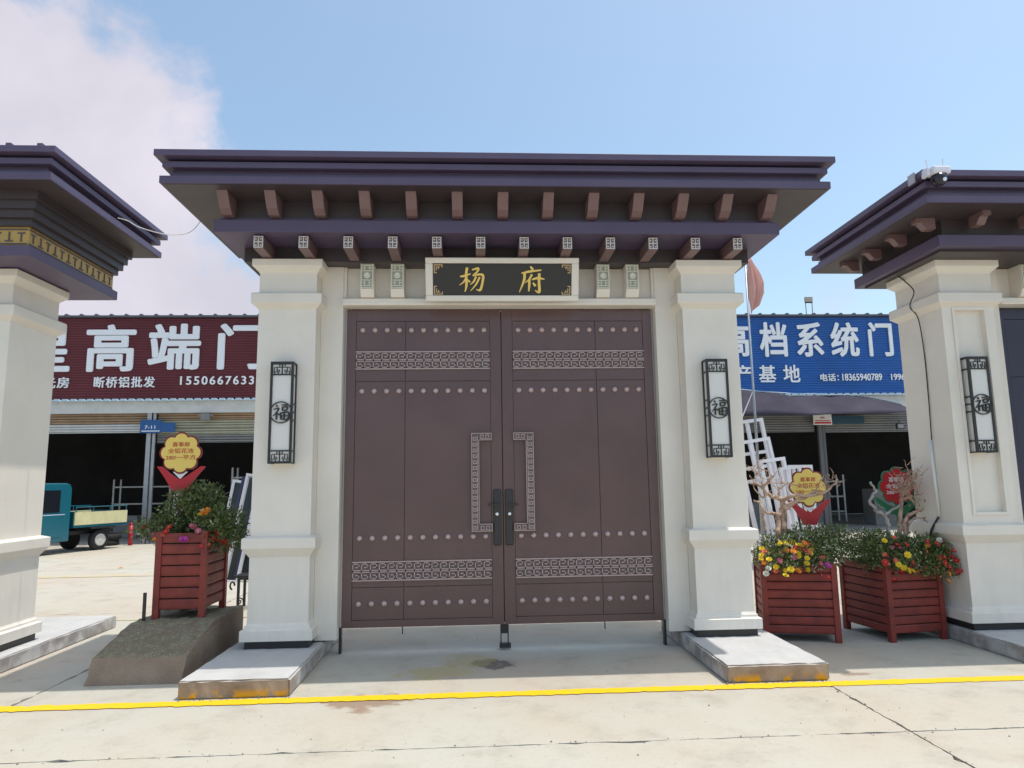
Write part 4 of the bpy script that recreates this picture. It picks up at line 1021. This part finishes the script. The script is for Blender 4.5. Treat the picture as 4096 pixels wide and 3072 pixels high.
# ------------------------------------------------------------------ shops behind
YF = 14.0
def corrugated(mb, x0, x1, y, z0, z1, pitch, amp, mi=0):
    vs = []; fs = []; k = 0; z = z0; rows = []
    while z < z1-1e-6:
        for f, a in ((0, 0), (.28, -amp), (.62, -amp), (.80, 0)):
            zz2 = z+pitch*f
            if zz2 <= z1: rows.append((zz2, y+a))
        z += pitch
    rows.append((z1, y))
    for (zz2, yy) in rows: vs += [(x0, yy, zz2), (x1, yy, zz2)]
    for i in range(len(rows)-1): fs.append((2*i, 2*i+1, 2*i+3, 2*i+2))
    n = len(vs); vs += [(x0, y+.05, z0), (x1, y+.05, z0), (x0, y+.05, z1), (x1, y+.05, z1)]
    fs += [(n, n+2, n+3, n+1), (0, n, n+1, 1), (n-2, n-1, n+3, n+2)]
    return mb.add(vs, fs, mi)
def shop(label, x0, x1, cols, shutters, trim, colm):
    T = thing('shop_building', label, 'building', ((x0+x1)/2, YF, 0))
    ox = (x0+x1)/2; a, b = x0-ox, x1-ox
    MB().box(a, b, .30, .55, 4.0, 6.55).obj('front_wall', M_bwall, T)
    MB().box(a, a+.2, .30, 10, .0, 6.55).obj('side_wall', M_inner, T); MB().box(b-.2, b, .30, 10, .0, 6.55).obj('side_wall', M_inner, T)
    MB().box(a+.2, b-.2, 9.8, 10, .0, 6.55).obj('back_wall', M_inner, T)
    MB().box(a, b, .1, 10.2, 6.551, 6.65).obj('roof', M_roof, T)
    mb = MB(); x = a+.1
    while x < b-.1:
        mb.prism([(x-.06,6.651),(x-.03,6.70),(x+.03,6.70),(x+.06,6.651)], 'y', -.10, 3.0); x += .43
    mb.box(a, b, -.13, .0995, 6.60, 6.65)
    mb.obj('roof_ribs', mat('roof_sheet_edge', (0.11,0.12,0.14), .5, var=.3, vscale=3), T)
    MB().box(a, b, .02, .30, 3.757, 4.10).obj('eaves_beam', M_fasc, T)
    mb = MB(); x = a
    while x < b: mb.prism([(x,4.101),(x+.05,4.165),(x+.17,4.165),(x+.22,4.101)], 'y', -.12, .28); x += .235
    mb.obj('eaves_sheet', trim, T)
    for x in cols: MB().box(x-ox-.10, x-ox+.02, .06, .16, 0, 3.757).box(x-ox+.05, x-ox+.13, .10, .16, 0, 3.757).obj('column', colm, T)
    for (s0, s1, zlow, mats_) in shutters:
        z = 3.755; k = 0
        bands = mats_
        for (zb, mm) in bands:
            mb = MB(); zt2 = z
            zz2 = zt2
            while zz2 > zb+.01:
                h = min(.075, zz2-zb); mb.prism([(.24,zz2),(.20,zz2-h*.2),(.20,zz2-h*.8),(.24,zz2-h+.002)], 'x', s0-ox, s1-ox); zz2 -= .075
            mb.obj('roller_shutter', mm, T); z = zb
    return T
LS = shop('long workshop behind left planter with open dark bays and tan roller shutters', -24, -1.2, [-20, -14.4, -9.75, -4.2],
     [(-14.3,-9.9,3.2,((3.45,M_shut2),(3.19,M_fasc))), (-9.6,-4.3,2.9,((3.55,M_shut2),(3.30,M_shut),(3.12,M_shut),(2.88,M_shut3))), (-19.9,-14.6,3.2,((3.4,M_shut2),(3.1,M_shut)))], M_skyblue, M_greymet)
RS = shop('long workshop behind right planters with open dark bays and grey roller shutters', 1.2, 26, [4.6, 10.36, 16.0, 21.0],
     [(4.8,10.2,3.0,((3.40,M_shut3),(3.0,M_shut3))), (10.55,15.9,3.0,((3.4,M_shut3),(2.98,M_shut3)))], M_skyblue, mat('dark_grey_column', (.10,.10,.105), .5))
def shop_sign(label, x0, x1, m, chars, rows):
    T = thing('shop_sign', label, 'sign', ((x0+x1)/2, YF, 4.17)); ox = (x0+x1)/2
    corrugated(MB(), x0-ox, x1-ox, 0, 0, 2.42, .078, .022).obj('corrugated_panel', m, T)
    MB().box(x0-ox-.03, x1-ox+.03, -.05, .06, 2.4205, 2.46).obj('edge_trim', M_roof, T)
    for (c, a, b, z0, z1) in chars: text_obj('character', c, (a-ox, b-ox, z0-4.17, z1-4.17), -.055, M_text_w, T, bold=.028, extr=.03)
    for (c, a, b, z0, z1, sp) in rows: text_obj('lettering', c, (a-ox, b-ox, z0-4.17, z1-4.17), -.050, M_text_w, T, bold=.020, extr=.025, spacing=sp)
    return T
shop_sign('maroon corrugated shop sign with large white characters behind the left planter', -17.5, -4.2, M_red_sign,
     [('星', -13.62, -12.11, 4.98, 6.37), ('高', -11.69, -10.26, 4.97, 6.39), ('端', -9.90, -8.38, 5.02, 6.41), ('门', -7.89, -6.50, 5.02, 6.41), ('窗', -5.95, -4.5, 5.0, 6.41)],
     [('阳光房', -13.20, -12.09, 4.50, 4.82, 1.15), ('断桥铝批发', -11.39, -9.65, 4.50, 4.825, 1.15), ('15506676330', -8.93, -6.55, 4.57, 4.825, 1.25)])
shop_sign('blue corrugated shop sign with large white characters behind the right planters', 5.2, 17.0, M_blue_sign,
     [('高', 7.36, 8.23, 5.33, 6.40), ('档', 8.55, 9.43, 5.32, 6.42), ('系', 9.72, 10.58, 5.32, 6.41), ('统', 10.81, 11.72, 5.31, 6.41), ('门', 12.03, 12.81, 5.32, 6.41)],
     [('产', 7.70, 8.23, 4.53, 5.07, 1), ('基', 8.46, 9.00, 4.53, 5.06, 1), ('地', 9.23, 9.76, 4.52, 5.07, 1), ('电话：', 10.39, 10.98, 4.55, 4.785, 1), ('18365940789', 11.09, 12.36, 4.56, 4.78, 1), ('1996', 12.65, 13.09, 4.57, 4.77, 1)])
# plates on the shop fronts
T = thing('number_plate', 'blue enamel plate reading 7-11 under the maroon sign', 'plate', (-9.71, YF-.01, 3.165))
MB().box(-.305, .305, 0, .03, 0, .385).obj('plate', M_plate, T); text_obj('lettering', '7-11', (-.17, .13, .12, .22), -.004, M_text_w, T, bold=.01, extr=.003)
MB().box(-.26, .26, -.004, -.0002, .045, .07).obj('white_line', M_text_w, T)
o = MB().box(-.19, .19, 0, .03, 0, .27).obj('blue_plate', M_plate, loc=(-9.21, YF-.01, 3.19)); tag(o, 'small plain blue plate right of the 7-11 plate', 'plate')
T = thing('notice_board', 'white notice board with red print above bay behind right planters', 'sign', (10.37, YF-.03, 3.205))
MB().box(-.29, .29, 0, .02, 0, .315).obj('board', M_white, T)
mb = MB().box(-.26, .26, -.003, -.0002, .03, .09).box(-.24, .24, -.003, -.0002, .115, .14)
for k in range(7): mb.box(-.07+.02*k, -.058+.02*k, -.003, -.0002, .18+.012*(k % 3), .24+.012*(k % 2))
mb.obj('red_print', M_sgr, T)
o = MB().box(-.5, .5, 0, .03, 0, .24).obj('blue_plate', mat('dull_blue_plate', (.012,.055,.10), .5), loc=(11.18, YF-.03, 3.225)); tag(o, 'dull blue plate right of the white notice board', 'plate')
T = thing('floodlight', 'black floodlight hanging over the bay at far right', 'lamp', (12.74, YF-.1, 3.04))
MB().box(-.12, .12, -.06, .02, 0, .18).obj('housing', M_black, T, bevel=.01); MB().box(-.09, .09, -.064, -.0602, .03, .15).obj('glass', mat('lamp_glass', (.25,.26,.28), .2), T); MB().tube([(0,.0,.18),(0,.06,.30)], .012, 6).obj('arm', M_black, T)
T = thing('wall_lamp_box', 'small dark lamp box above the shutter under the maroon sign', 'lamp', (-8.15, YF-.04, 3.52))
MB().box(-.13, .13, -.05, .05, 0, .20).obj('housing', M_shut3, T, bevel=.01); MB().box(-.22, -.1305, -.03, .03, .12, .16).box(.1305, .22, -.03, .03, .12, .16).obj('bracket', M_shut3, T)
T = thing('roof_floodlight', 'floodlight on two thin legs standing on the blue shop roof', 'lamp', (10.33, YF+.2, 6.65))
for x in (-.10, .10): MB().tube([(x,0,0),(x*1.04,0,.47)], .011, 6).obj('leg', M_black, T)
MB().box(-.12, .12, -.02, .02, .445, .470).obj('crossbar', M_black, T); MB().box(-.12, .12, -.04, .04, .475, .64).obj('lamp_head', mat('tan_lamp_head', (.38,.35,.28), .5), T, bevel=.008)
# awning
T = thing('awning', 'dark sagging cloth awning below the blue sign', 'awning', (9.9, YF-.5, 3.3))
vs = []; fs = []; nx, nz = 30, 6
for i in range(nx+1):
    t = i/nx; x = -3.9+6.9*t
    top = 4.43-.33*t-.28*t*t+.05*math.sin(t*9)-.06*math.sin(math.pi*t*2.2); bot = 3.49-.05*math.sin(math.pi*t)+.01*math.sin(t*21)
    for k in range(nz+1):
        u = k/nz; vs.append((x, .45-.75*u+.04*math.sin(i*1.3+k), top+(bot-top)*u-.07*math.sin(math.pi*u)*math.sin(t*13)-3.3))
for i in range(nx):
    for k in range(nz): a = i*(nz+1)+k; fs.append((a, a+1, a+nz+2, a+nz+1))
cl_o = MB().add(vs, fs).obj('cloth', M_tarp, T, smooth=True); so = cl_o.modifiers.new('thick', 'SOLIDIFY'); so.thickness = .012
MB().tube([(vs[i*(nz+1)][0], vs[i*(nz+1)][1]-.01, vs[i*(nz+1)][2]+.012) for i in range(nx+1)], .016, 6).obj('hem', M_skyblue, T)
# things inside the bays
def rack(label, x, y, w, h, d=.5):
    T = thing('storage_rack', label, 'rack', (x, y, 0), group='storage racks inside the workshops')
    for sx in (-w/2, w/2):
        for sy in (0, d): MB().box(sx-.03, sx+.03, sy-.03, sy+.03, 0, h).obj('upright', M_greymet, T)
    for k in range(3): MB().box(-w/2+.031, w/2-.031, -.02, d+.02, h*(.2+.32*k), h*(.2+.32*k)+.05).obj('shelf', M_greymet, T)
    return T
rack('steel storage rack in the left bay behind the truck', -12.4, 19.5, 2.0, 1.9)
rack('pale steel rack in the bay behind the left price sign', -7.6, 16.6, 1.2, 2.2)
rack('steel storage rack in the bay behind right driftwood', 12.2, 18.5, 2.2, 1.7)
o = MB().box(-.13, .13, 0, .06, 0, 1.45).obj('white_board', M_white, loc=(-9.05, YF+.45, .0)); tag(o, 'narrow white board leaning beside the steel column behind left planter', 'board'); o.rotation_euler.x = R_(-4)
def tyre(label, x, y, z, r):
    T = thing('loose_tyre', label, 'tyre', (x, y, z), group='loose tyres at the workshop front')
    MB().lathe((0,0,0), [(r*.62,0),(r*.9,-.004),(r,.03),(r,.12),(r*.9,.154),(r*.62,.15),(r*.58,.10),(r*.58,.05),(r*.62,0)], 'z', 22).obj('tread', M_tyre, T, smooth=True)
tyre('lower tyre of the two stacked by the steel column', -10.7, YF-.15, .002, .34)
tyre('upper tyre of the two stacked by the steel column', -10.66, YF-.12, .160, .34)
o = MB().tube([(0,0,0),(0,0,.55)], .06, 10).tube([(0,0,.55),(0,0,.62)], [.05,.02], 10).obj('fire_extinguisher', M_sgr, loc=(-9.95, YF-.3, .0), smooth=True); tag(o, 'red extinguisher cylinder at the foot of the steel column', 'extinguisher')
for i, (x, y, w, d, h) in enumerate(((11.3,17.2,.9,.8,1.0),(9.2,16.8,.8,.8,.8),(13.4,16.5,.7,.7,1.2),(-11.6,17.0,.8,.6,.7))):
    T = thing('crate', ('grey crate in the bay behind the red-flowered planter','low grey crate in the bay behind the yellow price sign','tall grey crate in the bay beside right gate pillar','grey crate on the floor behind the teal truck')[i], 'crate', (x, y, 0), group='crates inside the workshops')
    for k in range(4): MB().box(-w/2, w/2, -.012, .012, h*k/4+.01, h*(k+1)/4-.01).obj('slat', M_bwall, T, loc=(0, -d/2, 0))
    MB().box(-w/2, w/2, -d/2+.0125, d/2, 0, h).obj('box_body', M_bwall, T)

# ------------------------------------------------------------------ truck
T = thing('small_truck', 'small teal truck with cream cargo side parked in front of the workshop', 'truck', (-10.77, 12.25, 0), R_(180+68))
# local: +x forward, +y is the side facing the camera after the turn
def cabprof(): return [(.55,.30),(.55,1.60),(.60,1.70),(.70,1.735),(1.55,1.735),(1.66,1.69),(1.95,1.05),(2.02,.95),(2.02,.34),(1.90,.30)]
cb = MB().prism(cabprof(), 'y', -.62, .62).obj('cab', M_teal, T, bevel=.03)
MB().prism([(.86,1.02),(.86,1.56),(1.52,1.56),(1.75,1.02)], 'y', .6215, .628).obj('side_window', M_glass, cb)
MB().prism([(.86,1.02),(.86,1.56),(1.52,1.56),(1.75,1.02)], 'y', -.628, -.6215).obj('side_window', M_glass, cb)
MB().box(.5435, .5495, -.48, .48, 1.02, 1.55).obj('rear_window', M_glass, cb)
MB().prism([(.78,.42),(.78,.98),(1.80,.98),(1.80,.42)], 'y', .6215, .632).obj('door', M_teal, cb, bevel=.006)
MB().box(.72, 1.78, .6325, .636, .955, .975).obj('trim_strip', M_skyblue, cb)
MB().prism([(1.700,1.64),(1.708,1.645),(1.945,1.10),(1.937,1.095)], 'y', -.55, .55).obj('windscreen', M_glass, cb)
MB().box(2.0205, 2.04, -.52, -.34, .62, .76).obj('headlight', M_lamp, cb); MB().box(2.0205, 2.04, .34, .52, .62, .76).obj('headlight', M_lamp, cb)
bd = MB().box(-1.10, .48, -.66, .66, .62, .68).obj('cargo_bed', M_teal, T)
for s in (-1, 1): MB().box(-1.08, .47, s*.655-.018, s*.655+.018, .6805, 1.0).obj('cargo_side', M_cargo, bd)
MB().box(-1.116, -1.0805, -.637, .637, .6805, 1.0).obj('tailboard', M_teal, bd); MB().box(.43, .4695, -.6365, .6365, .6805, 1.02).obj('headboard', M_teal, bd)
for s in (-1, 1):
    mb = MB().tube([(-1.08, s*.655, 1.13), (.45, s*.655, 1.13)], .014, 6)
    for x in (-1.05, -.55, -.05, .43): mb.tube([(x, s*.655, 1.0), (x, s*.655, 1.13)], .012, 6)
    mb.obj('guard_rail', M_teal, bd)
MB().box(-1.0, 1.5, -.30, -.22, .42, .52).box(-1.0, 1.5, .22, .30, .42, .52).box(-.9, .4, -.2199, .2199, .44, .50).obj('chassis', M_black, T)
for (x, y) in ((-.38, .50), (-.38, -.50), (1.42, .50), (1.42, -.50)):
    sg = 1 if y > 0 else -1
    w = MB().lathe((x, y, .265), [(.16,-.07),(.24,-.075),(.265,-.05),(.265,.05),(.24,.075),(.16,.07)], 'y', 22).obj('wheel', M_tyre, T, smooth=True)
    MB().lathe((x, y+sg*.071, .265), [(.158,-.01),(.158,.012),(.12,.004),(.05,.012),(.02,.02)] if sg > 0 else [(.02,-.02),(.05,-.012),(.12,-.004),(.158,-.012),(.158,.01)], 'y', 18).obj('rim', M_rim, w, smooth=True)
MB().box(-.75, -.01, .44, .66, .565, .61).obj('mudguard', M_black, T)

# ------------------------------------------------------------------ flagpole, flag
T = thing('flagpole', 'slim grey flagpole behind the right pillar with a guy wire', 'flagpole', (4.965, 6, 0))
MB().tube([(0,0,0),(0,0,2.6),(0,0,5.85)], [.028,.024,.016], 10).obj('pole', M_greymet, T, smooth=True)
MB().tube([(0,0,3.25),(-1.6,-.1,.0)], .010, 6).obj('guy_wire', M_white, T)
MB().lathe((0,0,5.85), [(.012,0),(.03,.02),(.03,.045),(.008,.06)], 'z', 10).obj('finial', M_greymet, T)
vs = []; fs = []; nx, nz = 16, 24
for i in range(nx+1):
    for k in range(nz+1):
        u = i/nx; t = k/nz
        ww = (.10+.20*min(1, t*1.8))*(1-.35*max(0, t-.75)/.25)
        x = u*ww+.012*math.sin(t*9+u*5); y = .05*math.sin(u*9+t*4)*min(1, t*3+.2)
        vs.append((x, y, -t*(1.08-.20*u)+.05*u*(1-t)))
for i in range(nx):
    for k in range(nz): a = i*(nz+1)+k; fs.append((a, a+1, a+nz+2, a+nz+1))
o = MB().add(vs, fs).obj('flag', M_flag, loc=(4.985, 5.98, 5.78), smooth=True); tag(o, 'limp faded red flag hanging from the grey flagpole', 'flag')
so = o.modifiers.new('thick', 'SOLIDIFY'); so.thickness = .004

# ------------------------------------------------------------------ window frames leaning on racks
def win_frame(label, loc, w, h, bars, m, tilt, rz, lean=0, group='window and door frames stacked behind the gate', t=.06, d=.06, glass=False):
    T = thing('window_frame', label, 'frame', loc, 0, group)
    T.rotation_euler = (R_(tilt), R_(lean), R_(rz))
    MB().box(0, t, 0, d, 0, h).obj('side_rail', m, T); MB().box(w-t, w, 0, d, 0, h).obj('side_rail', m, T)
    MB().box(t, w-t, 0, d, 0, t).obj('cross_rail', m, T); MB().box(t, w-t, 0, d, h-t, h).obj('cross_rail', m, T)
    for (kind, v) in bars:
        if kind == 'h': MB().box(t, w-t, .002, d-.002, v-t/2, v+t/2).obj('cross_rail', m, T)
        else: MB().box(v-t/2, v+t/2, .004, d-.004, t, h-t).obj('mullion', m, T)
    if glass: MB().box(t, w-t, d*.4, d*.6, t, h-t).obj('pane', M_glass, T)
    return T
win_frame('tallest white door frame leaning behind tan driftwood', (4.62, 6.05, 0), .95, 2.66, [('h', 2.02), ('h', 1.75), ('v', .62)], M_alu, -3, 6, -7)
win_frame('second white door frame leaning behind tan driftwood', (4.85, 5.75, 0), .72, 2.30, [('h', 1.55), ('v', .3)], M_alu, -4, 10, -8)
win_frame('narrow white window frame stacked at right end of the leaning frames', (5.10, 5.60, 0), .55, 1.95, [('v', .2)], M_alu, -4, 14, -6)
win_frame('short white window frame outermost of the leaning frames', (5.35, 5.5, 0), .42, 1.80, [('v', .14), ('v', .28)], M_alu, -3, 8, -5, t=.05)
win_frame('small white frame standing right of the leaning frames', (5.75, 6.4, 0), .50, 1.85, [('v', .38)], M_alu, -2, 4, 0, t=.05)
win_frame('navy glazed window frame leaning behind pillar on left', (-4.95, 6.2, 0), .85, 1.75, [('v', .42), ('h', 1.0)], M_alu, -5, -12, 8, glass=True, t=.05)
win_frame('second navy glazed frame leaning behind pillar on left', (-4.72, 5.9, 0), .85, 1.80, [('v', .3)], M_navyglass, -5, -14, 9, glass=True, t=.05)
win_frame('slim white frame propped against the navy frames on left', (-4.55, 5.6, 0), .80, 1.85, [('v', .25), ('h', .7)], M_alu, -4, -10, 9, t=.045)
# iron bench end seen beside the pillar
T = thing('iron_bench', 'black iron bench partly hidden behind the pillar left of the doors', 'bench', (-3.46, 2.9, 0))
MB().box(0, 1.25, 0, .05, .40, .43).box(0, 1.25, .08, .13, .40, .43).box(0, 1.25, .16, .21, .40, .43).box(0, 1.25, .24, .29, .40, .43).obj('seat', M_black, T)
for x in (.06, 1.15):
    mb = MB().tube([(x, .02, .0), (x, .02, .40)], .020, 8).tube([(x, .27, 0), (x, .27, .40)], .020, 8)
    mb.tube([(x+.02+.05*math.cos(a/10*2*math.pi)*(1-a/16), .02, .10+.05*math.sin(a/10*2*math.pi)*(1-a/16)) for a in range(14)], .009, 6)
    mb.tube([(x-.08+.03*math.cos(a/8*2*math.pi), .02, .30+.05*math.sin(a/8*2*math.pi)) for a in range(7)], .012, 6)
    mb.obj('leg', M_black, T)
# fallen leaf
o = MB().add([(0,0,.004),(.05,.03,.02),(.11,.01,.008),(.05,-.04,.006)], [(0,1,2,3)]).obj('fallen_leaf', mat('dry_orange_leaf', (.5,.16,.03), .7), loc=(-7.45, 8.0, .0025)); tag(o, 'small dry orange leaf lying on the yard beyond the planter', 'leaf')

# loose grit gathered along the slabs, the joints and the yard
rg = random.Random(77); mb = MB()
def grit(x, y, r):
    a = rg.uniform(0, 6.28); p = []
    for k in range(5):
        q = a+k*1.2566; rr = r*rg.uniform(.7, 1.2); p.append((x+math.cos(q)*rr, y+math.sin(q)*rr, .0))
    mb.add(p+[(x+rg.uniform(-.3,.3)*r, y+rg.uniform(-.3,.3)*r, r*rg.uniform(.6,1.0))], [(k, (k+1) % 5, 5) for k in range(5)])
for _ in range(420): grit(rg.uniform(-4.6, 4.6), rg.uniform(-2.6, 1.4), abs(rg.gauss(0, .0026))+.0014)
for x0, x1 in ((-2.55, -1.69), (1.69, 2.55)):
    for _ in range(60): grit(rg.uniform(x0, x1), -1.02-abs(rg.gauss(0, .02)), abs(rg.gauss(0, .004))+.002)
for _ in range(120): grit(rg.uniform(-4.4, 4.4), -2.15+rg.gauss(0, .02), abs(rg.gauss(0, .003))+.002)
for _ in range(60): grit(2.47+rg.gauss(0, .02), rg.uniform(-3, -1), abs(rg.gauss(0, .003))+.002)
o = mb.obj('grit', mat('grey_brown_grit', (.27, .235, .185), .9, var=.5, vscale=20)); o.location.z = .003; tag(o, 'fine grit scattered over the concrete before the gates', 'grit', kind='stuff')
